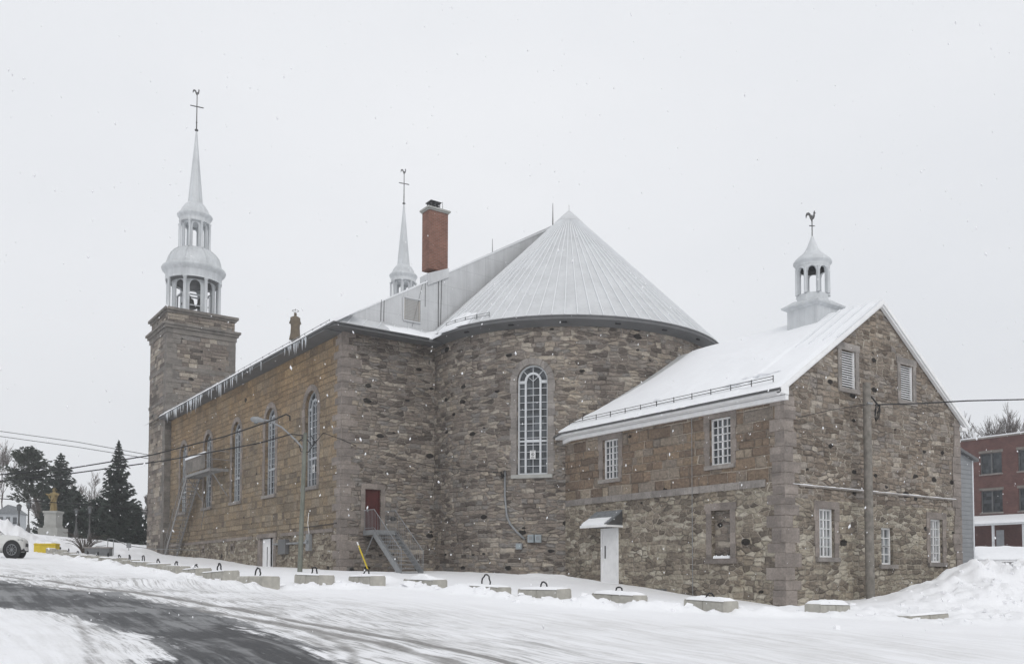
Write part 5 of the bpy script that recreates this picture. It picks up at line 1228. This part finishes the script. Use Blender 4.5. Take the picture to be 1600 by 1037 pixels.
dR = (Vector((11.0, 34.6, 20)) - CAM).dot(FD); bR = dep(461, 531, dR)
m = MB(); m.box(bR.x - .22, bR.x + .22, bR.y - .22, bR.y + .22, 18.0, bR.z); m.build('plinth', 'trim', rs)
fo, Q = figure(rs, bR, 2.35, 'sstone', (.3, .95, 0), 'chest', wide=1.28)
m = MB(); m.tube([Q(.115 * math.cos(t), .115 * math.sin(t), 1.05) for t in [2 * math.pi * k / 14 for k in range(15)]], .02, 5); m.tube([Q(0, 0, 1.0), Q(0, 0, 1.13)], .018, 5); m.build('halo', 'copper', fo)
# ------------------------------------------------------------------ ornamental lamps, bush, planter, house at the left
def ornate(px_, py_top, py_bot, d, label):
    x, y = wp(px_, d); z1 = (897.4 - py_top) / FPX * d; z0 = min(G(x, y), z1 - 2.6); h = z1 - z0
    rt_ = thing('ornamental_lamp', label, 'lamp post', (x, y, z0), 'black ornamental lamp posts around the statue')
    m = MB(); m.lathe([(.2, -1.2), (.2, .35), (.15, .45), (.15, .8), (.10, .9), (.08, 1.1), (.055, 1.2), (.045, h * .74), (.08, h * .75), (.04, h * .77), (.06, h * .79)], (x, y, z0), 12); m.build('post', 'copper', rt_)
    m = MB(); zz = z0 + h * .79
    for k in range(4): a = k * math.pi / 2 + .4; m.bar((x + .1 * math.cos(a), y + .1 * math.sin(a), zz), (x + .17 * math.cos(a), y + .17 * math.sin(a), zz + h * .14), .03)
    m.lathe([(.12, 0), (.12, .03), (0, .03)], (x, y, zz), 8); m.lathe([(.21, h * .14), (.19, h * .15), (.08, h * .19), (.03, h * .2), (.02, h * .205), (0, h * .21)], (x, y, zz), 8); ln = m.build('lantern', 'copper', rt_)
    m = MB(); m.lathe([(0, .03), (.075, .03), (.14, h * .138), (0, h * .138)], (x, y, zz), 4, sm=False, a0=.4); m.build('lantern_glass', 'glass_light', ln)
ornate(28, 786, 822, 66, 'black ornamental lamp post leftmost of the four, behind the snow pile')
ornate(43, 781, 828, 64, 'black ornamental lamp post just left of the gilded statue')
ornate(118, 793, 832, 68, 'black ornamental lamp post just right of the gilded statue')
ornate(139, 789, 834, 66, 'black ornamental lamp post rising above the bare shrub')
def tubes(m, pts, r0, r1, n=4):
    k = len(pts); m.tube(pts, [r0 + (r1 - r0) * i / (k - 1) for i in range(k)], n, cap=False)
x, y = wp(132, 56); sh = thing('bare_shrub', 'leafless shrub with arching stems in the snow before the pines', 'shrub', (x, y, H(x, y)))
m = MB(); rd = random.Random(8); z = H(x, y) - .05
for k in range(46):
    a = rd.uniform(0, 6.28); sp = rd.uniform(.25, 1.0); h = rd.uniform(.5, 1.0)
    P_ = [Vector((x + .1 * math.cos(a), y + .1 * math.sin(a), z)) + Vector((math.cos(a) * sp * 1.45 * f ** 1.3, math.sin(a) * sp * 1.45 * f ** 1.3, h * 1.35 * math.sin(f * 1.75))) for f in (0, .3, .6, .85, 1)]
    tubes(m, P_, .022, .008)
m.build('stems', 'bark', sh)
x, y = wp(154, 54); z = (897.4 - 864) / FPX * 54; pl = thing('stone_planter', 'low dark stone planter wall with snow on top beside a railing', 'planter', (x, y, z))
o_ = Vector((x, y, z)); B = lambda c, dz: Matrix.Translation(o_ + RT * c + Vector((0, 0, dz))) @ Matrix.Rotation(-YAW + .05, 4, 'Z')
m = MB(); m.mbox(B(0, -.5), 1.42, .5, 1.65); m.build('wall', 'foundation', pl); m = MB(); m.mbox(B(0, .34), 1.48, .55, .08); m.build('coping', 'trim', pl)
x, y = wp(168, 55); z = H(x, y); rl = thing('hand_railing', 'thin grey metal handrail in the snow beside the dark planter', 'railing', (x, y, z)); o_ = Vector((x, y, z))
m = MB()
for c in (0, .35): m.tube([o_ + RT * c, o_ + RT * c + Vector((0, 0, 1.0))], .025, 5)
m.tube([o_ + RT * 0 + Vector((0, 0, 1)), o_ + RT * .35 + Vector((0, 0, 1)), o_ + RT * 1.2 + Vector((0, 0, .6)), o_ + RT * 2.6 + Vector((0, 0, .4)), o_ + RT * 5.2 + FW * 1 + Vector((0, 0, .35))], .022, 5)
m.tube([o_ - RT * .1 + Vector((0, 0, .6)), o_ - RT * .7 + Vector((0, 0, .55)), o_ - RT * 1.1 + Vector((0, 0, .25))], .02, 5); m.build('rail', 'steel', rl)
x, y = wp(201, 60); z = H(x, y); sg = thing('small_sign', 'small pale grey sign board standing in the snow by the conifers', 'sign', (x, y, z)); o_ = Vector((x, y, z))
m = MB(); m.mbox(Matrix.Translation(o_ + Vector((0, 0, .55))) @ Matrix.Rotation(-YAW, 4, 'Z'), .3, .03, .32); m.build('board', 'steel', sg); m = MB(); m.tube([o_ - Vector((0, 0, .2)), o_ + Vector((0, 0, .5))], .025, 5); m.build('post', 'steel', sg)
# yellow barrier block at the head of the row
x, y = wp(73, 53.5); z = (897.4 - 867) / FPX * 53.5; yb = thing('yellow_barrier', 'yellow painted concrete barrier block at the far end of the block row', 'barrier', (0, 0, 0))
m = MB(); m.hexa([(-.48, -.22, 0), (.48, -.22, 0), (.48, .22, 0), (-.48, .22, 0), (-.48, -.2, .5), (.48, -.2, .5), (.48, .2, .5), (-.48, .2, .5)]); m.build('block', 'yellow', yb)
m = MB(); m.hexa([(-.5, -.24, .5), (.5, -.24, .5), (.5, .24, .5), (-.5, .24, .5), (-.46, -.2, .56), (.46, -.2, .56), (.46, .2, .56), (-.46, .2, .56)]); m.build('top_rail', 'yellow', yb)
cm = cap_mesh(.7, .4, .05, 77); cm.v = [(b, a, c + .565) for a, b, c in cm.v]; cm.build('snow_cap', 'snow', yb)
yb.location = (x, y, z - .02); yb.rotation_euler = (0, 0, -YAW + .12); yb.scale = (1.25, 1.5, 1.3)
# car, only its front is in the picture
car = thing('parked_car', 'white car with its front end showing, parked by the snow pile at the left edge', 'car', (0, 0, 0))
def loft(m, st_):
    n = len(st_[0])
    for r0, r1 in zip(st_, st_[1:]):
        for k in range(n): m.face([r0[k], r0[(k + 1) % n], r1[(k + 1) % n], r1[k]], sm=True)
    m.face(st_[0]); m.face(st_[-1][::-1])
def ring(x, w_, zb, zt, sq=3.2, n=20):
    o = []
    for k in range(n):
        t_ = 2 * math.pi * k / n; c, s_ = math.cos(t_), math.sin(t_)
        o.append((x, w_ * abs(c) ** (2 / sq) * (1 if c > 0 else -1), (zb + zt) / 2 + (zt - zb) / 2 * abs(s_) ** (2 / sq) * (1 if s_ > 0 else -1)))
    return o
m = MB(); loft(m, [ring(-3.62, .55, .45, .85), ring(-3.6, .8, .32, .98), ring(-3.3, .9, .24, 1.06), ring(-2.4, .92, .22, 1.08), ring(-1.2, .92, .22, 1.06), ring(-.4, .92, .22, 1.04), ring(.25, .91, .24, .99), ring(.6, .87, .26, .92), ring(.82, .76, .30, .82), ring(.9, .55, .36, .70)]); bd_ = m.build('body', 'carpaint', car)
m = MB(); loft(m, [ring(-3.55, .62, .9, 1.15, 4), ring(-3.2, .72, .9, 1.5, 4), ring(-2.7, .74, .9, 1.63, 4), ring(-1.9, .74, .9, 1.64, 4), ring(-1.35, .72, .9, 1.52, 4), ring(-.6, .7, .9, 1.06, 4)]); cb = m.build('cabin', 'carpaint', car)
m = MB()
for s in (-1, 1):
    m.prism([(-3.2, 1.1), (-.95, 1.1), (-1.5, 1.5), (-2.9, 1.53)], (0, s * .745, 0), (1, 0, 0), (0, 0, 1), (0, s * .02, 0))
m.build('side_windows', 'glass', cb)
m = MB(); m.hexa([(-.70, -.62, 1.12), (-.70, .62, 1.12), (-.78, .62, 1.12), (-.78, -.62, 1.12), (-1.32, -.58, 1.53), (-1.32, .58, 1.53), (-1.38, .58, 1.53), (-1.38, -.58, 1.53)]); m.build('windscreen', 'glass', cb)
for xw_ in (0, -2.65):
    for s in (-1, 1):
        m = MB(); m.tube([(xw_, s * .72, .35), (xw_, s * .935, .35)], .44, 22, sm=True); m.build('wheel_arch', 'black', car)
        m = MB(); m.tube([(xw_, s * .7, .35), (xw_, s * .90, .35), (xw_, s * .945, .35)], [.35, .35, .31], 22); wh = m.build('wheel', 'tyre', car)
        m = MB(); m.tube([(xw_, s * .93, .35), (xw_, s * .95, .35)], .06, 10)
        for k in range(10): a = k * math.pi / 5; m.bar((xw_, s * .955, .35), (xw_ + .23 * math.cos(a), s * .955, .35 + .23 * math.sin(a)), .03, .02)
        m.tube([(xw_ + .235 * math.cos(t_), s * .952, .35 + .235 * math.sin(t_)) for t_ in [2 * math.pi * k / 20 for k in range(21)]], .018, 5); m.build('rim', 'rim', wh)
for s in (-1, 1):
    m = MB(); m.hexa([(.45, s * .86, .70), (.8, s * .72, .68), (.8, s * .55, .68), (.45, s * .6, .70), (.42, s * .88, .82), (.76, s * .73, .79), (.76, s * .55, .79), (.42, s * .6, .84)]); m.build('headlight', 'glass_light', car)
m = MB(); m.box(.3, .86, -.7, .7, .28, .42); m.build('bumper_trim', 'black', car)
m = MB(); m.box(.86, .905, -.42, .42, .50, .66); m.build('grille', 'black', car)
m = MB(); m.mbox(Matrix.Translation((-1.0, -.95, 1.12)), .16, .16, .13); m.build('mirror', 'carpaint', car)
for o in car.children:
    if o.name.split('.')[0] not in ('wheel', 'wheel_arch'):
        for v_ in o.data.vertices:
            if v_.co.x > 0: v_.co.x *= .66
cx_, cy_ = wp(6, 42.3); cx_ += FW.x * .85; cy_ += FW.y * .85; car.location = (cx_, cy_, G(cx_, cy_) + .02); car.rotation_euler = (0, 0, -YAW + R(22)); car.scale = (.84, .9, 1.06)
# little house far left
x, y = wp(17, 120); z = (897.4 - 822) / FPX * 120; ho = thing('distant_house', 'distant white house with snowy roof seen between the left lamp posts', 'house', (x, y, z)); o_ = Vector((x, y, z - 1))
B = lambda c, f_, dz: Matrix.Translation(o_ + RT * c + FW * f_ + Vector((0, 0, dz))) @ Matrix.Rotation(-YAW + .3, 4, 'Z')
m = MB(); m.mbox(B(0, 0, 1.3), 2.6, 3.5, 2.6); wl_ = m.build('wall', 'greyframe', ho)
m = MB(); q_ = B(0, 0, 2.6); m.prism([(-1.6, 0), (1.6, 0), (0, 1.2)], q_ @ Vector((0, -2, 0)), (q_ @ Vector((1, 0, 0)) - q_ @ Vector((0, 0, 0))), (0, 0, 1), q_ @ Vector((0, 4, 0)) - q_ @ Vector((0, 0, 0))); m.build('roof', 'shingle', ho)
for c in (-.8, 0, .8):
    m = MB(); m.mbox(B(0, 0, 1.7) @ Matrix.Translation((c, -1.76, 0)), .45, .06, .9); m.build('window', 'glass', wl_)
# ------------------------------------------------------------------ trees
def needle_clump(m, p, d, r, rd):
    """a spray of needles: three thin leaf-shaped faces around a twig"""
    d = d.normalized(); a = d.cross(Vector((0, 0, 1)));
    if a.length < .1: a = Vector((1, 0, 0))
    a.normalize(); b = d.cross(a)
    for k in range(3):
        t_ = rd.uniform(0, 3.14); n = a * math.cos(t_) + b * math.sin(t_); q = p + Vector((rd.uniform(-1, 1), rd.uniform(-1, 1), rd.uniform(-1, 1))) * r * .3
        m.face([q - n * r * .28, q + d * r * rd.uniform(.7, 1.2) + n * r * .08, q + n * r * .28, q - d * r * .25])
def spruce(px_, d, top, bot, wd, label, seed=0, name='spruce_tree', mat='needle', dens=1.0, power=1.0, crown0=.04, group=None, irr=.12):
    rd = random.Random(seed); x, y = wp(px_, d); zb = (897.4 - bot) / FPX * d; zt_ = (897.4 - top) / FPX * d; h = zt_ - zb; W_ = wd / FPX * d / 2
    tr_ = thing(name, label, 'tree', (x, y, zb), group)
    m = MB(); m.tube([(x, y, zb - 1), (x, y, zb + h * .5), (x, y, zt_ - .1)], [.2, .13, .02], 8); m.build('trunk', 'bark', tr_)
    br = MB(); nd = MB(); z = zb + h * crown0
    while z < zt_ - .12:
        f = (z - zb - h * crown0) / (h * (1 - crown0)); rr = W_ * (1 - f) ** power + .03; n = int(7 + 7 * (1 - f)); a0 = rd.uniform(0, 6)
        for k in range(n):
            a = a0 + 2 * math.pi * k / n + rd.uniform(-.3, .3); L = rr * rd.uniform(1 - irr * 4, 1 + irr * 1.6); dv = Vector((math.cos(a), math.sin(a), 0)); up0 = .35 * (f) - .12
            P_ = [Vector((x, y, z)) + dv * L * t_ + Vector((0, 0, L * (up0 * t_ - .22 * math.sin(t_ * 2.4) + .18 * t_ ** 3))) for t_ in (0, .35, .7, 1)]
            tubes(br, P_, .035, .008, 3); ns = max(3, int(L / .2 * dens))
            for j in range(ns):
                t_ = (j + .5) / ns; 
                if t_ < .12: continue
                p = P_[0].lerp(P_[1], t_ / .35) if t_ < .35 else (P_[1].lerp(P_[2], (t_ - .35) / .35) if t_ < .7 else P_[2].lerp(P_[3], (t_ - .7) / .3))
                for q in range(3): s_ = rd.choice((-1, 1)); sd = dv.cross(Vector((0, 0, 1))) * s_; needle_clump(nd, p + sd * rd.uniform(0, .3) * (1.2 - t_) * rr * .5, dv * .7 + sd * rd.uniform(.2, 1.0) - Vector((0, 0, rd.uniform(.0, .5))), rd.uniform(.17, .34) * (.45 + .55 * min(1, rr / 1.0)), rd)
        z += rd.uniform(.2, .34)
    for k in range(40): needle_clump(nd, Vector((x + rd.uniform(-.05, .05), y + rd.uniform(-.05, .05), zt_ - rd.uniform(0, .7))), Vector((rd.uniform(-.6, .6), rd.uniform(-.6, .6), 1)), rd.uniform(.12, .22), rd)
    br.build('branches', 'bark', tr_); nd.build('crown', mat, tr_)
spruce(182, 88, 688, 850, 84, 'tall dark spruce with pointed top standing nearest the church tower', 1, dens=1.1, power=.85)
spruce(92, 92, 708, 850, 78, 'dense dark cedar behind the gilded statue', 2, 'cedar_tree', power=.6, dens=1.1)
spruce(122, 84, 770, 852, 66, 'low dark evergreen filling the gap behind the bare shrub', 3, 'low_evergreen', power=.45)
spruce(150, 82, 778, 852, 64, 'low dark evergreen at the left foot of the tall spruce', 4, 'low_evergreen', power=.4)
spruce(212, 84, 790, 856, 50, 'low dark evergreen between the tall spruce and the tower', 5, 'low_evergreen', power=.45)
def pine(px_, d, label, seed):
    rd = random.Random(seed); x, y = wp(px_, d); S = d / FPX; zb = (897.4 - 850) * S; P = lambda a, b, c=0: Vector((x, y, 0)) + RT * ((a - px_) * S) + Vector((0, 0, (897.4 - b) * S)) + FW * c
    tr_ = thing('pine_tree', label, 'tree', (x, y, zb)); m = MB(); tubes(m, [P(72, 850), P(62, 805), P(50, 770), P(42, 735), P(40, 702)], .26, .04, 8); m.build('trunk', 'bark', tr_)
    br = MB(); nd = MB()
    for k in range(120):
        f = rd.random() ** .8; o = [P(62, 805), P(50, 770), P(42, 735), P(40, 702)]; t_ = f * 2.99; i = int(t_); s = o[i].lerp(o[i + 1], t_ - i)
        if f < .22: continue
        a = rd.uniform(0, 6.28); L = (3.1 * (1 - f) ** .45 + .3) * rd.uniform(.55, 1.05); dv = RT * math.cos(a) + FW * math.sin(a); e = s + dv * L + Vector((0, 0, L * rd.uniform(.05, .45)))
        md = s.lerp(e, .5) - Vector((0, 0, .12 * L)); tubes(br, [s, md, e], .05, .012, 3)
        for j in range(38):
            t2 = rd.uniform(.35, 1.05); p = s.lerp(md, t2 * 2) if t2 < .5 else md.lerp(e, t2 * 2 - 1); p = p + Vector((rd.gauss(0, .22), rd.gauss(0, .22), rd.gauss(.05, .13)))
            needle_clump(nd, p, dv + Vector((rd.uniform(-.8, .8), rd.uniform(-.8, .8), rd.uniform(-.1, .9))), rd.uniform(.16, .3), rd)
    br.build('branches', 'bark', tr_); nd.build('crown', 'needle2', tr_)
pine(40, 95, 'broad dark pine with leaning trunk at the left above the lamp posts', 6)
def bare(px_, d, top, bot, label, seed, group=None, spread=.5, r0=.13, lean=0, levels=5, name='bare_tree'):
    rd = random.Random(seed); x, y = wp(px_, d); zb = (897.4 - bot) / FPX * d; h = (bot - top) / FPX * d
    tr_ = thing(name, label, 'tree', (x, y, zb), group); tm = MB(); bm = MB()
    def grow(p, dv, L, r, lv, mm):
        n = 3; P_ = [p]
        for k in range(n):
            dv = (dv + Vector((rd.uniform(-1, 1), rd.uniform(-1, 1), rd.uniform(-.3, .8))) * .14).normalized(); P_.append(P_[-1] + dv * L / n)
        tubes(mm, P_, max(r, .016), max(.012, r * .55), 5 if lv == levels else 3)
        if lv == 0: return
        for k in range(rd.choice((3, 4)) if lv > 1 else 3):
            t_ = rd.uniform(.35, 1.0); i = min(int(t_ * n), n - 1); q = P_[i].lerp(P_[i + 1], t_ * n - i)
            a = rd.uniform(0, 6.28); side_ = Vector((math.cos(a), math.sin(a), rd.uniform(-.1, .5))); grow(q, (dv + side_ * spread * rd.uniform(.7, 1.3)).normalized(), L * rd.uniform(.5, .75), r * .55, lv - 1, bm)
        grow(P_[-1], dv, L * .7, r * .55, lv - 1, bm)
    grow(Vector((x, y, zb - .3)), Vector((lean, 0, 1)).normalized(), h * .36, r0, levels, tm)
    tm.build('trunk', 'twig', tr_); bm.build('branches', 'twig', tr_)
for px_, d, top, bot, sd, lb in ((3, 120, 690, 830, 11, 'tall bare tree at the left edge beyond the pine'), (128, 105, 738, 850, 12, 'bare tree showing between the cedar and the tall spruce'), (150, 110, 735, 850, 13, 'pale bare tree just left of the tall spruce'), (224, 100, 755, 850, 14, 'bare tree against the left side of the tower'), (60, 115, 760, 835, 15, 'bare tree low behind the gilded statue')):
    bare(px_, d, top, bot, lb, sd, 'leafless trees beyond the lawn')
for px_, d, top, bot, sd, lb in ((1512, 95, 645, 800, 21, 'leafless tree nearest the annex gable behind the brick building'), (1532, 100, 640, 800, 22, 'leafless tree second from the annex behind the brick building'), (1556, 96, 648, 800, 23, 'small leafless tree in the middle of the row above the brick building'), (1578, 92, 624, 800, 24, 'tallest leafless tree rising above the brick roof'), (1604, 98, 655, 800, 25, 'leafless tree at the right edge above the brick roof')):
    bare(px_, d, top, bot, lb, sd, 'leafless trees behind the brick building', r0=.15)
# ------------------------------------------------------------------ right side: lean-to, brick building, carport
le = thing('siding_wing', 'narrow grey clapboard wing behind the right side of the annex', 'building', (18.6, -17.5, -1))
YL = -17.9; xa, xb = SX1 + .02, ony(1519, 700, YL).x; za, zb_ = ony(1500, 690, YL).z, ony(1519, 714, YL).z - .1
m = MB(); m.prism([(xa, -1.5), (xb, -1.5), (xb, zb_), (xa, za)], (0, YL, 0), (1, 0, 0), (0, 0, 1), (0, 9, 0)); wl_ = m.build('wall', 'siding', le)
m = MB(); z = -1.0
while z < za: 
    xr = xb if z < zb_ else xa + (xb - xa) * (za - z) / (za - zb_); m.box(xa, max(xa + .05, xr), YL - .022, YL, z, z + .025); z += .2
m.build('clapboard', 'siding', wl_)
m = MB(); m.prism([(xa, za + .02), (xb + .2, zb_ - .1), (xb + .2, zb_ + .02), (xa, za + .16)], (0, YL - .2, 0), (1, 0, 0), (0, 0, 1), (0, 9.3, 0)); m.build('roof', 'soffit', le)
m = MB(); m.box(xb - .09, xb + .015, YL - .03, YL + .1, -1.5, zb_ - .05); m.build('corner_board', 'winframe', le)
bb = thing('brick_building', 'three storey red brick building with paired windows behind the annex', 'building', (55.5, 0, 0)); BX = 55.5
PB = lambda u, v, d_: Vector((BX + d_, -u, v))
def bu(px_): return -onx(px_, 750, BX).y
zt1 = onx(1550, 684, BX).z
yA, yB = bu(1480), bu(1680)
win = []
for (a, b) in ((1532, 1566), (1591, 1626), (1650, 1690)):
    for (t_, bo) in ((709, 741), (767, 801)):
        u0, u1 = bu(a), bu(b); zt2 = onx(a, t_, BX).z if a < 1580 else onx(1532, t_, BX).z; zb2 = onx(a, bo, BX).z if a < 1580 else onx(1532, bo, BX).z; win.append((u0, u1, zb2, zt2, False))
m = MB(); wall(m, PB, yA, yB + 8, -2, zt1, win, depth=.3); m.box(BX + .01, BX + 12, -yB - 8, -yB - 7.9, -2, zt1 - .01); m.build('wall', 'brick2', bb)
m = MB(); m.box(BX - .06, BX + 12, -yB - 8.1, -yA + .06, zt1, zt1 + .12); m.build('parapet', 'trim', bb)
m = MB(); m.box(BX - .04, BX + 11, -yB - 8, -yA, zt1 + .12, zt1 + .22); m.build('roof_snow', 'snow_roof', bb)
for (u0, u1, v0, v1, _) in win:
    um = (u0 + u1) / 2; m = MB(); ubox(m, PB, um - .06, um + .06, v0, v1, .1, .25); ubox(m, PB, u0, u1, v0, v0 + .05, .12, .24); ubox(m, PB, u0, u0 + .06, v0, v1, .12, .24); ubox(m, PB, u1 - .06, u1, v0, v1, .12, .24); ubox(m, PB, u0, u1, v1 - .06, v1, .12, .24); W_ = m.build('window', 'soffit', bb)
    m = MB(); q = [(u0, v0), (u1, v0), (u1, v1), (u0, v1)]; m.face([PB(*p, .22) for p in q], q); m.build('pane', 'glass', W_)
    m = MB(); ubox(m, PB, u0 - .1, u1 + .1, v1 + .004, v1 + .22, -.03, .02); m.build('lintel', 'trim_dark', W_)
    m = MB(); ubox(m, PB, u0 - .08, u1 + .08, v0 - .12, v0 - .003, -.08, .02); m.build('sill', 'trim', W_)
zp0 = onx(1530, 821, BX - 3).z; zp1 = zp0 + .62
m = MB(); y0_, y1_ = -bu(1700), -bu(1470); m.hexa([(BX - 3, y0_, zp0), (BX, y0_, zp1), (BX, y1_, zp1), (BX - 3, y1_, zp0), (BX - 3, y0_, zp0 + .15), (BX, y0_, zp1 + .15), (BX, y1_, zp1 + .15), (BX - 3, y1_, zp0 + .15)]); po = m.build('porch_roof', 'winframe', bb)
m = MB(); m.hexa([(BX - 3.03, y0_, zp0 + .152), (BX, y0_, zp1 + .152), (BX, y1_, zp1 + .152), (BX - 3.03, y1_, zp0 + .152), (BX - 2.95, y0_, zp0 + .36), (BX, y0_, zp1 + .36), (BX, y1_, zp1 + .36), (BX - 2.95, y1_, zp0 + .36)]); m.build('porch_snow', 'snow_roof', po)
for k in range(5): y = y0_ + (y1_ - y0_) * (k + .5) / 5; m = MB(); m.bar((BX - 2.8, y, -1), (BX - 2.8, y, zp0), .16); m.build('porch_post', 'winframe', po)
m = MB(); ubox(m, PB, bu(1555), bu(1567), 0, zp0 - .25, -.02, .05); m.build('door', 'greyframe', bb); m = MB(); ubox(m, PB, bu(1596), bu(1606), 0, zp0 - .35, -.02, .05); o = m.build('door', 'reddoor', bb)
o['label'] = 'red door under the porch'
# carport
x, y = wp(1575, 52); cp = thing('carport', 'low white carport with thick snow on its roof beyond the snow pile', 'carport', (x, y, 0)); o_ = Vector((x, y, 0)); S = 52 / FPX
B = lambda a, b, c: Matrix.Translation(o_ + RT * a + FW * b + Vector((0, 0, c))) @ Matrix.Rotation(-YAW, 4, 'Z')
zr_ = (897.4 - 876) * S
m = MB(); m.mbox(B(.6, 2.5, zr_ + .02), 5.0, 6.0, .14); m.build('roof', 'white', cp)
m = MB(); NX, NY = 22, 14; g = []
for i in range(NX + 1):
    row = []
    for j in range(NY + 1):
        u = i / NX * 2 - 1; v = j / NY * 2 - 1; e = (1 - abs(u) ** 5) * (1 - abs(v) ** 5); hgt = max(0, e) ** .5 * (.32 + .7 * (1 - abs(v)) * .75 + .10 * noise.fractal((u * 2, v * 2, 3), 1, 2, 3))
        row.append(o_ + RT * (.6 + u * 2.6) + FW * (2.5 + v * 3.1) + Vector((0, 0, zr_ + .08 + hgt)))
    g.append(row)
for i in range(NX):
    for j in range(NY): m.face([g[i][j], g[i + 1][j], g[i + 1][j + 1], g[i][j + 1]], sm=True)
m.build('roof_snow', 'snow_roof', cp)
for a in (-1.85, .45, 2.9):
    for b_2 in (-.4, 5.3): m = MB(); m.mbox(B(a, b_2, zr_ / 2 - 1), .12, .12, zr_ + 2); m.build('post', 'white', cp)
m = MB(); m.mbox(B(-.8, 5.3, .0), 1.9, .06, 1.3); m.build('back_panel', 'winframe', cp); m = MB(); m.mbox(B(1.9, 5.3, 0), 1.9, .06, 1.3); m.build('back_panel', 'winframe', cp)
# ------------------------------------------------------------------ air: one even, closed box of snowy haze
hz = MB(); hz.box(-140, 150, -70, 190, -6, 40.5); ho_ = hz.build('haze', M['snow']); ho_.data.materials.clear()
hm = bpy.data.materials.new('haze'); hm.use_nodes = True; hn_ = hm.node_tree; hn_.nodes.clear()
o1 = hn_.nodes.new('ShaderNodeOutputMaterial'); v1 = hn_.nodes.new('ShaderNodeVolumePrincipled'); v1.inputs['Color'].default_value = (.93, .94, .96, 1)
v1.inputs['Density'].default_value = .0013; v1.inputs['Anisotropy'].default_value = .2; hn_.links.new(v1.outputs[0], o1.inputs['Volume'])
ho_.data.materials.append(hm); tag(ho_, 'thin pale haze of falling snow filling the air', 'haze', kind='stuff')
